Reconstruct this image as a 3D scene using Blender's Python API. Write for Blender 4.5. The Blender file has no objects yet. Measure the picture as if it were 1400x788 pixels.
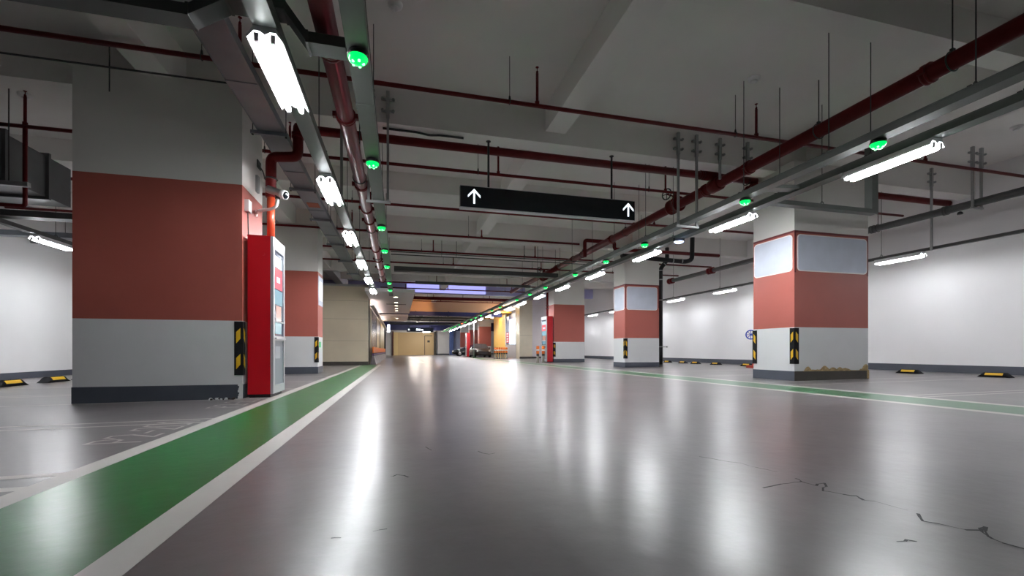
import bpy, math, random
from mathutils import Vector, Matrix
random.seed(7)
C = bpy.context.scene
COL = C.collection
PI = math.pi

# ---------------------------------------------------------------- camera numbers (frame 1400 x 788)
FPX, CX, HOR, YAW, EYE = 602.63, 700.0, 479.8, math.radians(14.418), 0.78
SN, CS = math.sin(YAW), math.cos(YAW)
def fz(x):                       # the floor falls gently towards the cabinet side of the lane
    return 0.0085 * x
def H(z):                        # height given relative to the eye
    return z + EYE

# ---------------------------------------------------------------- materials
MATS = {}
def mat(name, col, rough=0.5, metal=0.0, emit=None, es=0.0, noise=0.0, nscale=4.0, bump=0.0, bscale=40.0, spec=0.5):
    if name in MATS: return MATS[name]
    m = bpy.data.materials.new(name); m.use_nodes = True
    nt = m.node_tree; b = nt.nodes['Principled BSDF']
    b.inputs['Base Color'].default_value = (*col, 1); b.inputs['Roughness'].default_value = rough
    b.inputs['Metallic'].default_value = metal
    b.inputs['Specular IOR Level'].default_value = spec
    if emit is not None:
        b.inputs['Emission Color'].default_value = (*emit, 1); b.inputs['Emission Strength'].default_value = es
    if noise or bump:
        tc = nt.nodes.new('ShaderNodeTexCoord')
        if noise:
            n = nt.nodes.new('ShaderNodeTexNoise'); n.inputs['Scale'].default_value = nscale; n.inputs['Detail'].default_value = 6
            nt.links.new(tc.outputs['Object'], n.inputs['Vector'])
            r = nt.nodes.new('ShaderNodeMix'); r.data_type = 'RGBA'; r.clamp_factor = True
            k_ = nt.nodes.new('ShaderNodeMath'); k_.operation = 'MULTIPLY_ADD'; k_.inputs[1].default_value = 2.0; k_.inputs[2].default_value = -0.5
            nt.links.new(n.outputs['Fac'], k_.inputs[0]); nt.links.new(k_.outputs[0], r.inputs['Factor'])
            r.inputs['A'].default_value = (*[c * (1 - noise) for c in col], 1)
            r.inputs['B'].default_value = (*[min(1, c * (1 + noise * 0.5)) for c in col], 1)
            nt.links.new(r.outputs['Result'], b.inputs['Base Color'])
        if bump:
            n2 = nt.nodes.new('ShaderNodeTexNoise'); n2.inputs['Scale'].default_value = bscale; n2.inputs['Detail'].default_value = 3
            nt.links.new(tc.outputs['Object'], n2.inputs['Vector'])
            bp = nt.nodes.new('ShaderNodeBump'); bp.inputs['Strength'].default_value = bump; bp.inputs['Distance'].default_value = 0.01
            nt.links.new(n2.outputs['Fac'], bp.inputs['Height']); nt.links.new(bp.outputs['Normal'], b.inputs['Normal'])
    MATS[name] = m
    return m

def floor_like(name, c0, c1, rough, cracks=False):
    """polished epoxy: slow colour drift, fine scuffs, uneven gloss, hairline cracks"""
    m = bpy.data.materials.new(name); m.use_nodes = True
    nt = m.node_tree; b = nt.nodes['Principled BSDF']; L = nt.links.new
    tc = nt.nodes.new('ShaderNodeTexCoord')
    n = nt.nodes.new('ShaderNodeTexNoise'); n.inputs['Scale'].default_value = 0.9; n.inputs['Detail'].default_value = 8; n.inputs['Roughness'].default_value = 0.6
    L(tc.outputs['Object'], n.inputs['Vector'])
    r = nt.nodes.new('ShaderNodeMix'); r.data_type = 'RGBA'; r.clamp_factor = True
    k_ = nt.nodes.new('ShaderNodeMath'); k_.operation = 'MULTIPLY_ADD'; k_.inputs[1].default_value = 1.6; k_.inputs[2].default_value = -0.3
    L(n.outputs['Fac'], k_.inputs[0]); L(k_.outputs[0], r.inputs['Factor'])
    r.inputs['A'].default_value = (*c0, 1); r.inputs['B'].default_value = (*c1, 1)
    src = r.outputs['Result']
    if cracks:
        # hairline cracks: thin band where a distorted noise crosses 0.5, kept to a few patches
        w = nt.nodes.new('ShaderNodeTexNoise'); w.inputs['Scale'].default_value = 0.55; w.inputs['Detail'].default_value = 7; w.inputs['Roughness'].default_value = 0.62
        L(tc.outputs['Object'], w.inputs['Vector'])
        s = nt.nodes.new('ShaderNodeMath'); s.operation = 'SUBTRACT'; s.inputs[1].default_value = 0.5; L(w.outputs['Fac'], s.inputs[0])
        a = nt.nodes.new('ShaderNodeMath'); a.operation = 'ABSOLUTE'; L(s.outputs[0], a.inputs[0])
        lt = nt.nodes.new('ShaderNodeMath'); lt.operation = 'LESS_THAN'; lt.inputs[1].default_value = 0.0016; L(a.outputs[0], lt.inputs[0])
        mk = nt.nodes.new('ShaderNodeTexNoise'); mk.inputs['Scale'].default_value = 0.33; L(tc.outputs['Object'], mk.inputs['Vector'])
        g = nt.nodes.new('ShaderNodeMath'); g.operation = 'GREATER_THAN'; g.inputs[1].default_value = 0.63; L(mk.outputs['Fac'], g.inputs[0])
        mu = nt.nodes.new('ShaderNodeMath'); mu.operation = 'MULTIPLY'; L(lt.outputs[0], mu.inputs[0]); L(g.outputs[0], mu.inputs[1])
        mx = nt.nodes.new('ShaderNodeMix'); mx.data_type = 'RGBA'
        L(mu.outputs[0], mx.inputs['Factor']); L(src, mx.inputs['A']); mx.inputs['B'].default_value = (0.03, 0.03, 0.035, 1)
        src = mx.outputs['Result']
    L(src, b.inputs['Base Color'])
    n2 = nt.nodes.new('ShaderNodeTexNoise'); n2.inputs['Scale'].default_value = 1.1; n2.inputs['Detail'].default_value = 5; L(tc.outputs['Object'], n2.inputs['Vector'])
    mr = nt.nodes.new('ShaderNodeMapRange'); mr.clamp = False; mr.inputs['From Min'].default_value = 0.1; mr.inputs['From Max'].default_value = 0.9
    mr.inputs['To Min'].default_value = rough * 0.94; mr.inputs['To Max'].default_value = rough * 1.06
    L(n2.outputs['Fac'], mr.inputs['Value']); L(mr.outputs['Result'], b.inputs['Roughness'])
    b.inputs['Coat Weight'].default_value = 0.05; b.inputs['Coat Roughness'].default_value = 0.2
    n3 = nt.nodes.new('ShaderNodeTexNoise'); n3.inputs['Scale'].default_value = 8.0; n3.inputs['Detail'].default_value = 5; L(tc.outputs['Object'], n3.inputs['Vector'])
    bp = nt.nodes.new('ShaderNodeBump'); bp.inputs['Strength'].default_value = 0.22; bp.inputs['Distance'].default_value = 0.01
    L(n3.outputs['Fac'], bp.inputs['Height']); L(bp.outputs['Normal'], b.inputs['Normal'])
    MATS[name] = m
    return m

M_FLOOR = floor_like('floor_epoxy', (0.105, 0.093, 0.097), (0.205, 0.184, 0.189), 0.29, False)
M_GREEN = floor_like('green_floor_paint', (0.004, 0.115, 0.022), (0.007, 0.155, 0.032), 0.29)
M_LINE = floor_like('white_floor_paint', (0.55, 0.52, 0.49), (0.68, 0.65, 0.62), 0.42)
M_CEIL = mat('ceiling_paint', (0.86, 0.845, 0.815), 0.9, noise=0.06, nscale=0.6)
M_WALL = mat('wall_paint', (0.84, 0.84, 0.85), 0.7, noise=0.03, nscale=0.8)
M_PW = mat('pillar_white', (0.74, 0.75, 0.76), 0.6, noise=0.04, nscale=1.5)
M_PU = mat('pillar_upper_white', (0.74, 0.725, 0.69), 0.8, noise=0.04, nscale=1.0)
M_PR = mat('pillar_red', (0.40, 0.098, 0.074), 0.5, noise=0.05, nscale=1.5)
M_PRD = mat('pillar_red_edge', (0.16, 0.02, 0.022), 0.5)
M_SK = mat('skirting_grey', (0.075, 0.085, 0.11), 0.5, noise=0.08)
M_SKD = mat('skirting_brown_grey', (0.062, 0.054, 0.045), 0.5, noise=0.2)
M_RED = mat('fire_pipe_red', (0.13, 0.008, 0.009), 0.45, noise=0.12, nscale=8, spec=0.18)
M_REDW = mat('fire_pipe_wine', (0.17, 0.020, 0.028), 0.36, noise=0.15, nscale=6, spec=0.3)
M_REDO = mat('riser_red', (0.48, 0.06, 0.02), 0.35)
M_TRAY = mat('tray_grey_green', (0.17, 0.185, 0.175), 0.5, metal=0.35, noise=0.06)
M_TRAYD = mat('tray_dark', (0.085, 0.09, 0.09), 0.5, metal=0.3)
M_TRAYB = mat('tray_blue_grey', (0.24, 0.27, 0.30), 0.42, metal=0.4, noise=0.12, nscale=3)
M_GALV = mat('galvanised', (0.38, 0.39, 0.39), 0.4, metal=0.7, noise=0.1, nscale=12)
M_ROD = mat('threaded_rod', (0.06, 0.06, 0.058), 0.5, metal=0.5)
M_BLK = mat('black_plastic', (0.012, 0.012, 0.014), 0.5)
M_RUB = mat('black_rubber', (0.012, 0.012, 0.015), 0.8, spec=0.15)
M_YEL = mat('yellow_reflective', (0.78, 0.46, 0.01), 0.45)
M_HOUS = mat('lamp_white_metal', (0.82, 0.83, 0.84), 0.35)
M_TUBE = mat('lit_tube', (1, 1, 1), 0.4, emit=(0.95, 0.975, 1.0), es=20.0)
M_GRN = mat('lit_green', (0.0, 0.3, 0.05), 0.25, emit=(0.0, 0.62, 0.075), es=0.36)
M_GRNC = mat('green_core', (0.2, 0.8, 0.3), 0.25, emit=(0.12, 1.0, 0.22), es=0.9)
M_REDL = mat('lit_red', (0.5, 0.05, 0.03), 0.3, emit=(1.0, 0.12, 0.05), es=.8)
M_BLUL = mat('lit_blue_white', (0.5, 0.6, 1), 0.3, emit=(0.45, 0.6, 1.0), es=1.5)
M_SIGN = mat('sign_dark_glass', (0.006, 0.010, 0.014), 0.22)
M_ARW = mat('lit_arrow', (0.9, 0.95, 1), 0.4, emit=(0.78, 0.90, 1.0), es=.35)
M_ALU = mat('brushed_aluminium', (0.62, 0.63, 0.66), 0.35, metal=0.6)
M_CAB = mat('cabinet_red', (0.50, 0.003, 0.010), 0.35)
M_PANEL = mat('blank_panel', (0.60, 0.64, 0.74), 0.6, noise=0.10, nscale=2.5, spec=0.2)
M_PANELB = mat('panel_border', (0.86, 0.80, 0.79), 0.4)
M_WHT = mat('white_plastic', (0.80, 0.80, 0.80), 0.4)
M_CLAD = mat('beige_cladding', (0.66, 0.57, 0.43), 0.18, noise=0.12, nscale=0.7)
M_MARB = mat('cream_marble', (0.72, 0.64, 0.50), 0.25, noise=0.12, nscale=0.9)
M_YWALL = mat('yellow_wall', (0.80, 0.46, 0.07), 0.5)
M_TAN = mat('tan_panel', (0.70, 0.50, 0.26), 0.5)
M_LAV = mat('lavender_glow_beam', (0.50, 0.50, 0.80), 0.7)  # lavender light on the far beam, put into its colour
M_BRN = mat('brown_bulkhead', (0.50, 0.33, 0.23), 0.7)
M_NAVY = mat('navy_duct', (0.015, 0.02, 0.10), 0.5)
M_BLU = mat('valve_blue', (0.01, 0.06, 0.50), 0.35)
M_ORG = mat('barrier_orange', (0.80, 0.17, 0.01), 0.45)
M_PUR = mat('barrier_purple', (0.10, 0.03, 0.16), 0.45)
M_GLS = mat('shop_glass', (0.06, 0.055, 0.06), 0.06)
M_PLAS = mat('bare_plaster', (0.52, 0.38, 0.20), 0.9, noise=0.45, nscale=14, bump=0.6, bscale=30)
M_CAR = mat('car_black', (0.012, 0.012, 0.016), 0.12)
M_CARB = mat('car_brown_black', (0.022, 0.014, 0.012), 0.4, spec=0.2)
M_RIM = mat('wheel_rim', (0.55, 0.55, 0.57), 0.3, metal=0.8)
M_SCRW = mat('lit_screen_white', (0.9, 0.93, 1), 0.3, emit=(0.72, 0.80, 1.0), es=1.0)
M_DOWN = mat('lit_downlight', (1, 1, 0.9), 0.3, emit=(1.0, 0.85, 0.6), es=3)
M_SOFF = mat('soffit_white', (0.88, 0.85, 0.85), 0.6)

# ---------------------------------------------------------------- mesh building
class MB:
    def __init__(s): s.v = []; s.f = []; s.m = []; s.sm = []
    def face(s, idx, m=0, smooth=False): s.f.append(tuple(idx)); s.m.append(m); s.sm.append(smooth)
    def quad(s, pts, m=0):
        b = len(s.v); s.v += [tuple(p) for p in pts]; s.face(range(b, b + len(pts)), m); return s
    def box(s, a, c, m=0):
        x0, y0, z0 = [min(a[i], c[i]) for i in range(3)]; x1, y1, z1 = [max(a[i], c[i]) for i in range(3)]
        b = len(s.v)
        s.v += [(x0,y0,z0),(x1,y0,z0),(x1,y1,z0),(x0,y1,z0),(x0,y0,z1),(x1,y0,z1),(x1,y1,z1),(x0,y1,z1)]
        for q in ((0,3,2,1),(4,5,6,7),(0,1,5,4),(1,2,6,5),(2,3,7,6),(3,0,4,7)): s.face([b + i for i in q], m)
        return s
    def prism(s, poly, axis, a, c, m=0, smooth=False):
        """poly: outline in the plane across axis ('x': (y,z), 'y': (x,z), 'z': (x,y)), extruded from a to c"""
        def P(p, t):
            return {'x': (t, p[0], p[1]), 'y': (p[0], t, p[1]), 'z': (p[0], p[1], t)}[axis]
        n = len(poly); b = len(s.v)
        s.v += [P(p, a) for p in poly] + [P(p, c) for p in poly]
        s.face([b + i for i in range(n)][::-1], m); s.face([b + n + i for i in range(n)], m)
        for i in range(n):
            j = (i + 1) % n; s.face((b + i, b + j, b + n + j, b + n + i), m, smooth)
        return s
    def tube(s, pts, r, seg=10, m=0, caps=True):
        pts = [Vector(p) for p in pts]; n = len(pts); rr = r if isinstance(r, (list, tuple)) else [r] * n
        b = len(s.v); up = None
        for i, p in enumerate(pts):
            if i == 0: d = pts[1] - pts[0]
            elif i == n - 1: d = pts[-1] - pts[-2]
            else: d = (pts[i] - pts[i-1]).normalized() + (pts[i+1] - pts[i]).normalized()
            d.normalize()
            if up is None:
                up = d.cross(Vector((0, 0, 1)))
                if up.length < 1e-3: up = d.cross(Vector((0, 1, 0)))
            up = (up - d * up.dot(d)).normalized(); w = d.cross(up)
            k = 1.0
            if 0 < i < n - 1:
                c = max(0.35, (pts[i] - pts[i-1]).normalized().dot(d)); k = 1 / c if c > 0.6 else 1.25
            for q in range(seg):
                a = 2 * PI * q / seg
                s.v.append(tuple(p + (up * math.cos(a) + w * math.sin(a)) * rr[i] * (k if False else 1)))
        for i in range(n - 1):
            for q in range(seg):
                q2 = (q + 1) % seg
                s.face((b + i*seg + q, b + i*seg + q2, b + (i+1)*seg + q2, b + (i+1)*seg + q), m, True)
        if caps:
            s.face([b + q for q in range(seg)][::-1], m); s.face([b + (n-1)*seg + q for q in range(seg)], m)
        return s
    def lathe(s, prof, c, axis=(0, 0, 1), seg=16, m=0):
        ax = Vector(axis).normalized(); u = ax.cross(Vector((1, 0, 0)))
        if u.length < 1e-3: u = ax.cross(Vector((0, 1, 0)))
        u.normalize(); w = ax.cross(u); c = Vector(c); b = len(s.v); n = len(prof)
        for r, z in prof:
            for q in range(seg):
                a = 2 * PI * q / seg
                s.v.append(tuple(c + ax * z + (u * math.cos(a) + w * math.sin(a)) * r))
        for i in range(n - 1):
            for q in range(seg):
                q2 = (q + 1) % seg; s.face((b + i*seg + q, b + i*seg + q2, b + (i+1)*seg + q2, b + (i+1)*seg + q), m, True)
        s.face([b + q for q in range(seg)][::-1], m); s.face([b + (n-1)*seg + q for q in range(seg)], m)
        return s
    def ring(s, c, axis, R, r, seg=16, ts=6, m=0):
        ax = Vector(axis).normalized(); u = ax.cross(Vector((1, 0, 0)))
        if u.length < 1e-3: u = ax.cross(Vector((0, 1, 0)))
        u.normalize(); w = ax.cross(u); c = Vector(c); b = len(s.v)
        for q in range(seg):
            a = 2 * PI * q / seg; d = u * math.cos(a) + w * math.sin(a)
            for t in range(ts):
                e = 2 * PI * t / ts; s.v.append(tuple(c + d * (R + r * math.cos(e)) + ax * (r * math.sin(e))))
        for q in range(seg):
            for t in range(ts):
                q2 = (q + 1) % seg; t2 = (t + 1) % ts
                s.face((b + q*ts + t, b + q2*ts + t, b + q2*ts + t2, b + q*ts + t2), m, True)
        return s
    def build(s, name, mats, parent=None, origin=None):
        """origin: None puts it at the base centre of the mesh (top level) or at the parent's place (part given in world coordinates)"""
        if not isinstance(mats, (list, tuple)): mats = [mats]
        if parent is not None: o0 = Vector(parent['_w']) if origin is None else Vector(origin)
        elif origin is None:
            xs = [p[0] for p in s.v]; ys = [p[1] for p in s.v]; zs = [p[2] for p in s.v]
            o0 = Vector(((min(xs)+max(xs))/2, (min(ys)+max(ys))/2, min(zs)))
        else: o0 = Vector(origin)
        me = bpy.data.meshes.new(name)
        me.from_pydata([tuple(Vector(p) - o0) for p in s.v], [], s.f)
        for mm in mats: me.materials.append(mm)
        me.polygons.foreach_set('material_index', s.m); me.polygons.foreach_set('use_smooth', s.sm)
        me.update()
        o = bpy.data.objects.new(name, me); COL.objects.link(o)
        if parent is None: o.location = o0
        else: o.parent = parent
        o['_w'] = tuple(o0)
        return o

def tag(o, label=None, cat=None, group=None, kind=None):
    if label: o['label'] = label
    if cat: o['category'] = cat
    if group: o['group'] = group
    if kind: o['kind'] = kind
    return o
def empty(name, loc, label, cat, group=None):
    o = bpy.data.objects.new(name, None); o.empty_display_size = 0.2; COL.objects.link(o); o.location = loc
    o['_w'] = tuple(loc)
    return tag(o, label, cat, group)
def dup(root, loc, label, group=None, rotz=0.0):
    r = root.copy(); COL.objects.link(r); r.location = loc; r.rotation_euler = (0, 0, rotz); r['label'] = label; r['_w'] = tuple(loc)
    if group: r['group'] = group
    for ch in list(root.children):
        c = ch.copy(); COL.objects.link(c); c.parent = r
        for g in list(ch.children):
            d = g.copy(); COL.objects.link(d); d.parent = c
    return r
def S(name, mb, mats, label=None, cat=None):
    return tag(mb.build(name, mats), label, cat, None, 'structure')
ORD = ['first','second','third','fourth','fifth','sixth','seventh','eighth','ninth','tenth','eleventh','twelfth','thirteenth','fourteenth','fifteenth','sixteenth','seventeenth','eighteenth','nineteenth','twentieth']

# ================================================================= SETTING
XL, XR, Y0, Y1, SLAB = -11.5, 15.72, -7.0, 76.0, H(5.1)
fl = MB(); fl.quad([(XL-0.3, Y0-0.3, fz(XL-0.3)), (XR+0.3, Y0-0.3, fz(XR+0.3)), (XR+0.3, Y1+0.3, fz(XR+0.3)), (XL-0.3, Y1+0.3, fz(XL-0.3))])
S('floor', fl, M_FLOOR, 'polished grey epoxy floor of the parking lane and bays', 'floor').location.z += 0
S('ceiling', MB().box((XL-0.3, Y0-0.3, SLAB), (XR+0.3, Y1+0.3, SLAB+0.2)), M_CEIL, 'grey painted concrete ceiling slab', 'ceiling')
S('wall_left', MB().box((XL-0.25, Y0, -0.3), (XL, Y1, SLAB)), M_WALL, 'white wall behind the bays on the cabinet side', 'wall')
S('wall_right', MB().box((XR, Y0, -0.3), (XR+0.25, Y1, SLAB)), M_WALL, 'long white wall behind the bays with black and yellow wheel stops', 'wall')
S('wall_back', MB().box((XL-0.25, Y1, -0.3), (XR+0.25, Y1+0.25, SLAB)), M_WALL, 'pale wall closing the far end of the lane', 'wall')
S('wall_front', MB().box((XL-0.25, Y0-0.25, -0.3), (XR+0.25, Y0, SLAB)), mat('unlit_grey_wall', (.25, .25, .25), .8), 'dark grey wall behind the viewer', 'wall')  # dark colour stands in for the dim space behind the viewer
S('baseboard_right', MB().prism([(XR-0.012, fz(XR)-0.01), (XR+0.01, fz(XR)-0.01), (XR+0.01, fz(XR)+0.225), (XR-0.012, fz(XR)+0.225)], 'y', Y0, Y1), M_SK, 'dark grey skirting band along the wheel stop wall', 'skirting')
S('baseboard_left', MB().prism([(XL-0.01, fz(XL)-0.01), (XL+0.012, fz(XL)-0.01), (XL+0.012, fz(XL)+0.2), (XL-0.01, fz(XL)+0.2)], 'y', Y0, Y1), M_SK, 'dark grey skirting band on the cabinet side wall', 'skirting')

# beams ------------------------------------------------------------
BZ, MZ = H(4.363), H(4.58)
LAVK = 3
for k in range(-1, 8):
    y = 8.77 + 8.4 * k
    if y < Y1 - 1:
        mats = M_LAV if k == LAVK else (M_BRN if k == 4 else M_CEIL)
        zb = H(3.62) if k == 4 else BZ
        S('beam', MB().box((XL, y, zb), (XR, y + 0.41, SLAB + 0.01)), mats, 'ceiling beam across the lane at the %s pillar row' % ORD[max(k, 0)], 'beam')
    y = 12.97 + 8.3 * k
    if y < Y1 - 1:
        S('beam', MB().box((XL, y, MZ), (XR, y + 0.34, SLAB + 0.01)), M_CEIL, 'shallower ceiling beam across the lane midway between pillar rows', 'beam')
for x0, x1, z in ((-4.0, -3.55, H(4.42)), (2.98, 3.42, H(4.60)), (9.8, 10.25, H(4.42)), (-10.9, -10.5, H(4.42))):
    S('beam', MB().box((x0, Y0, z), (x1, Y1, SLAB + 0.012)), M_CEIL, 'ceiling beam running along the lane', 'beam')

# pillars ----------------------------------------------------------
def pillar(label, x0, x1, y0, y1, zsk, zrb, zrt, ztop, edge=False, skm=M_SK, skf=None):
    """painted pillar: grey skirting, white, brick red, white"""
    mb = MB(); zs = [min(fz(x0), fz(x1)) - 0.03, zsk, zrb, zrt, ztop]
    for a, b, m in zip(zs[:-1], zs[1:], (0, 0, 1, 2)):
        base = len(mb.v)
        for z in (a, b): mb.v += [(x0,y0,z),(x1,y0,z),(x1,y1,z),(x0,y1,z)]
        for i in range(4):
            j = (i + 1) % 4; mb.face((base+i, base+j, base+4+j, base+4+i), m)
    b = len(mb.v); mb.v += [(x0,y0,zs[-1]),(x1,y0,zs[-1]),(x1,y1,zs[-1]),(x0,y1,zs[-1])]; mb.face((b,b+1,b+2,b+3), 2)
    o = S('pillar', mb, [M_PW, M_PR, M_PU], label, 'pillar')
    e = 0.008
    k = MB()
    for (a0, b0, a1, b1) in ((x0-e, y0-e, x1+e, y0), (x0-e, y1, x1+e, y1+e), (x0-e, y0, x0, y1), (x1, y0, x1+e, y1)):
        k.box((a0, b0, min(fz(x0), fz(x1)) - 0.03), (a1, b1, zsk))
    sk = k.build('skirting', [skm], o)
    if skf: MB().box((x0-e-.001, y0-e-.004, min(fz(x0), fz(x1))-.03), (x1+e+.001, y0-e+.001, zsk+.002)).build('front_skirting', skf, o)
    if edge:      # dark red painted frame line along the top of the red band and up the corners
        t = MB()
        for (a0, b0, a1, b1) in ((x0-.003, y0-.003, x1+.003, y0), (x0-.003, y0, x0, y1)):
            t.box((a0, b0, zrt - 0.05), (a1, b1, zrt))
        for cx, cy in ((x0, y0), (x1-.045, y0)):
            t.box((cx-.0035, cy-.0035, zrt - 0.98), (cx+.045, cy, zrt-.05))
        t.build('painted_edge', M_PRD, o)
    return o
P_L1 = pillar('huge white and dark red pillar beside the red cabinet', -4.88, -2.54, 8.28, 9.40, H(-.565), H(.501), H(2.782), H(4.43))
P_L2 = pillar('white and brick red pillar partly behind the red cabinet', -4.9, -2.75, 16.7, 17.7, H(-.565), H(.495), H(2.782), H(4.43))
P_R1 = pillar('big white and red pillar with crumbling plaster at its foot', 8.90, 11.13, 8.28, 9.5, H(-.479), H(.549), H(2.803), H(4.43), True, M_SK, M_SKD)
P_R2 = pillar('white and red pillar beside the black drain pipe', 9.18, 10.79, 16.7, 17.7, H(-.49), H(.535), H(2.80), H(4.43), True)
P_R3 = pillar('white and red pillar behind the distant red cabinet and two bollards', 9.02, 11.0, 25.0, 26.1, H(-.49), H(.535), H(2.79), H(4.43))
P_R6 = pillar('small distant red pillar behind the black car at the yellow wall', 9.0, 10.4, 50.2, 51.2, H(-.47), H(.53), H(2.79), H(4.43))
P_R7 = pillar('far red pillar between the two parked cars', 9.2, 10.5, 58.6, 59.6, H(-.47), H(.53), H(2.79), H(4.43))
P_R8 = pillar('farthest red pillar, behind the car with a silver wheel', 9.2, 10.5, 67.0, 68.0, H(-.47), H(.53), H(2.79), H(4.43))

# crumbled plaster at pillar feet
def crumble(o, pts, y, z0, mat_=M_PLAS):
    mb = MB(); n = len(pts)
    lo = [(x, y - 0.010, z0) for x, h in pts]; hi = [(x, y - 0.012 - 0.004 * (i % 2), z0 + h) for i, (x, h) in enumerate(pts)]
    bk = [(x, y + 0.002, z0 + h + 0.004) for x, h in pts]
    b = len(mb.v); mb.v += lo + hi + bk
    for i in range(n - 1):
        mb.face((b+i, b+i+1, b+n+i+1, b+n+i)); mb.face((b+n+i, b+n+i+1, b+2*n+i+1, b+2*n+i))
    p = mb.build('crumbled_plaster', mat_, o); p['label'] = 'tan patch of crumbling plaster'
random.seed(3)
pts = []
for i in range(46):
    t = i / 45; x = 9.12 + t * 1.98
    h = 0.028 + 0.012 * random.random()
    for c, w, a in ((.08, .045, .085), (.33, .06, .10), (.46, .05, .06), (.56, .04, .065), (.64, .06, .03), (.97, .06, .13)):
        h += a * max(0, 1 - abs(t - c) / w) ** 0.7
    if t < 0.03: h *= 0.2
    if .72 < t < .88: h *= 0.25
    pts.append((x, h))
crumble(P_R1, pts, 8.272, H(-.479) - 0.004)
w = MB(); w.box((11.075, 8.262, fz(11) + 0.01), (11.142, 8.272, H(-.47))); w.build('crumbled_plaster', M_PLAS, P_R1)
w = MB()
for i in range(7):
    w.box((-2.60 + .01*(i % 3), 8.262 - .002*(i % 2), fz(-2.5) + .002 + i*.035), (-2.527, 8.272, fz(-2.5) + .04 + i*.035))
w.build('chipped_corner', M_PW, P_L1)['label'] = 'chipped white corner in the grey skirting'
# rubble of the chipped plaster
w = MB(); random.seed(5)
for i in range(26):
    x = -2.98 + random.random() * .36; y = 8.14 + random.random() * .10; r = .008 + random.random() * .022
    w.lathe([(r*.7, 0), (r, r*.5), (r*.6, r*1.1), (.001, r*1.3)], (x, y, fz(x)), seg=6, m=i % 2)
tag(w.build('plaster_rubble', [M_PW, mat('rubble_dark', (.05, .04, .035), .9)]), 'crumbs of broken white plaster on the floor by the big dark red pillar', 'rubble', kind='stuff')

# floor paint ------------------------------------------------------
def strip(mb, x0, x1, y0, y1, z=0.002, m=0):
    mb.quad([(x0, y0, fz(x0)+z), (x1, y0, fz(x1)+z), (x1, y1, fz(x1)+z), (x0, y1, fz(x0)+z)], m)
for side, gx0, gx1, ya, yb in (('cabinet', -1.94, -1.10, -5, 25.6), ('panelled pillar', 6.80, 7.62, -5, 45.0)):
    g = MB(); strip(g, gx0, gx1, ya, yb, 0.0015)
    o = S('walkway_marking', g, M_GREEN, 'green painted walkway stripe with white edges on the %s side' % side, 'floor marking')
    e = MB(); strip(e, gx0 - 0.165, gx0, ya, yb + .3); strip(e, gx1, gx1 + 0.165, ya, yb + .3)
    e.build('edge_line', M_LINE, o)
e = MB()
def dline(x0, x1, y, w=0.055, gap=0.22):
    strip(e, x0, x1, y - gap/2 - w, y - gap/2, 0.0018); strip(e, x0, x1, y + gap/2, y + gap/2 + w, 0.0018)
for y in (3.32, 5.75): dline(-10.6, -2.1, y, 0.055 if y > 4 else 0.09, 0.22)
strip(e, -11.3, -2.1, 8.16, 8.215, 0.0018)
for y in (10.0, 12.4, 14.8): dline(-10.6, -2.1, y)
for y in (2.6, 5.1, 10.6, 13.1, 19.2, 21.6): dline(7.8, 14.9, y, 0.05, 0.18)
strip(e, 7.8, 14.9, 8.13, 8.18, 0.0018); strip(e, 7.8, 14.9, 7.35, 7.4, 0.0018)
strip(e, 1.2, 1.6, 27.6, 60, 0.0018)
S('floor_marking', e, M_LINE, 'white painted bay lines on the grey floor', 'floor marking')
GLYPH = {'P': [[(0, 0), (0, 1), (.45, 1), (.6, .88), (.6, .62), (.45, .5), (0, .5)]], '2': [[(0, .8), (.12, 1), (.48, 1), (.6, .82), (.6, .62), (0, 0), (.6, 0)]],
         '-': [[(.05, .45), (.5, .45)]], '0': [[(.15, 0), (0, .2), (0, .8), (.15, 1), (.45, 1), (.6, .8), (.6, .2), (.45, 0), (.15, 0)]], '1': [[(.1, .8), (.3, 1), (.3, 0)]]}
# hairline cracks in the epoxy
random.seed(11)
def floor_at(xp, yp):
    u = (xp - CX) / FPX; v = (HOR - yp) / FPX; dx = CS*u + SN; dy = CS - SN*u
    t = EYE / (0.0085*dx - v)
    return Vector((dx*t, dy*t, 0))
def crack(pts, w=.006):
    mb = MB(); P = []
    Q = [floor_at(*p) for p in pts]
    for a, b in zip(Q[:-1], Q[1:]):
        n = max(2, int((b-a).length / .05))
        for i in range(n):
            P.append(a.lerp(b, i/n) + Vector((random.uniform(-1, 1), random.uniform(-1, 1), 0)) * .012)
    P.append(Q[-1])
    for a, b in zip(P[:-1], P[1:]):
        d = (b-a); d.normalize(); k = w * random.uniform(.35, 1.2); m = Vector((-d.y, d.x, 0)) * k
        mb.quad([(p.x, p.y, fz(p.x) + .0012) for p in (a-m-d*.004, b-m+d*.004, b+m+d*.004, a+m-d*.004)])
    S('floor_crack', mb, mat('crack_dark', (.03, .03, .033), .7), 'dark hairline crack in the grey floor', 'floor crack')
crack([(957, 625), (985, 630), (1013, 634), (1062, 646)], .004); crack([(1044, 667), (1070, 663), (1096, 659), (1088, 655)], .006)
crack([(1096, 659), (1112, 664), (1130, 662), (1124, 671), (1150, 676), (1175, 679), (1180, 684)], .007)
crack([(1180, 684), (1209, 689), (1240, 698)], .003); crack([(1258, 703), (1262, 713), (1299, 721), (1340, 727), (1360, 739), (1400, 751)], .006); crack([(1340, 727), (1347, 720), (1352, 735)], .007)
crack([(1228, 740), (1240, 738), (1252, 741)], .005); crack([(534, 652), (545, 650), (558, 653)], .006); crack([(655, 618), (668, 622), (676, 620)], .004)
crack([(450, 738), (465, 736)], .004); crack([(510, 727), (528, 724)], .004); crack([(580, 612), (590, 616)], .004)
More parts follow.
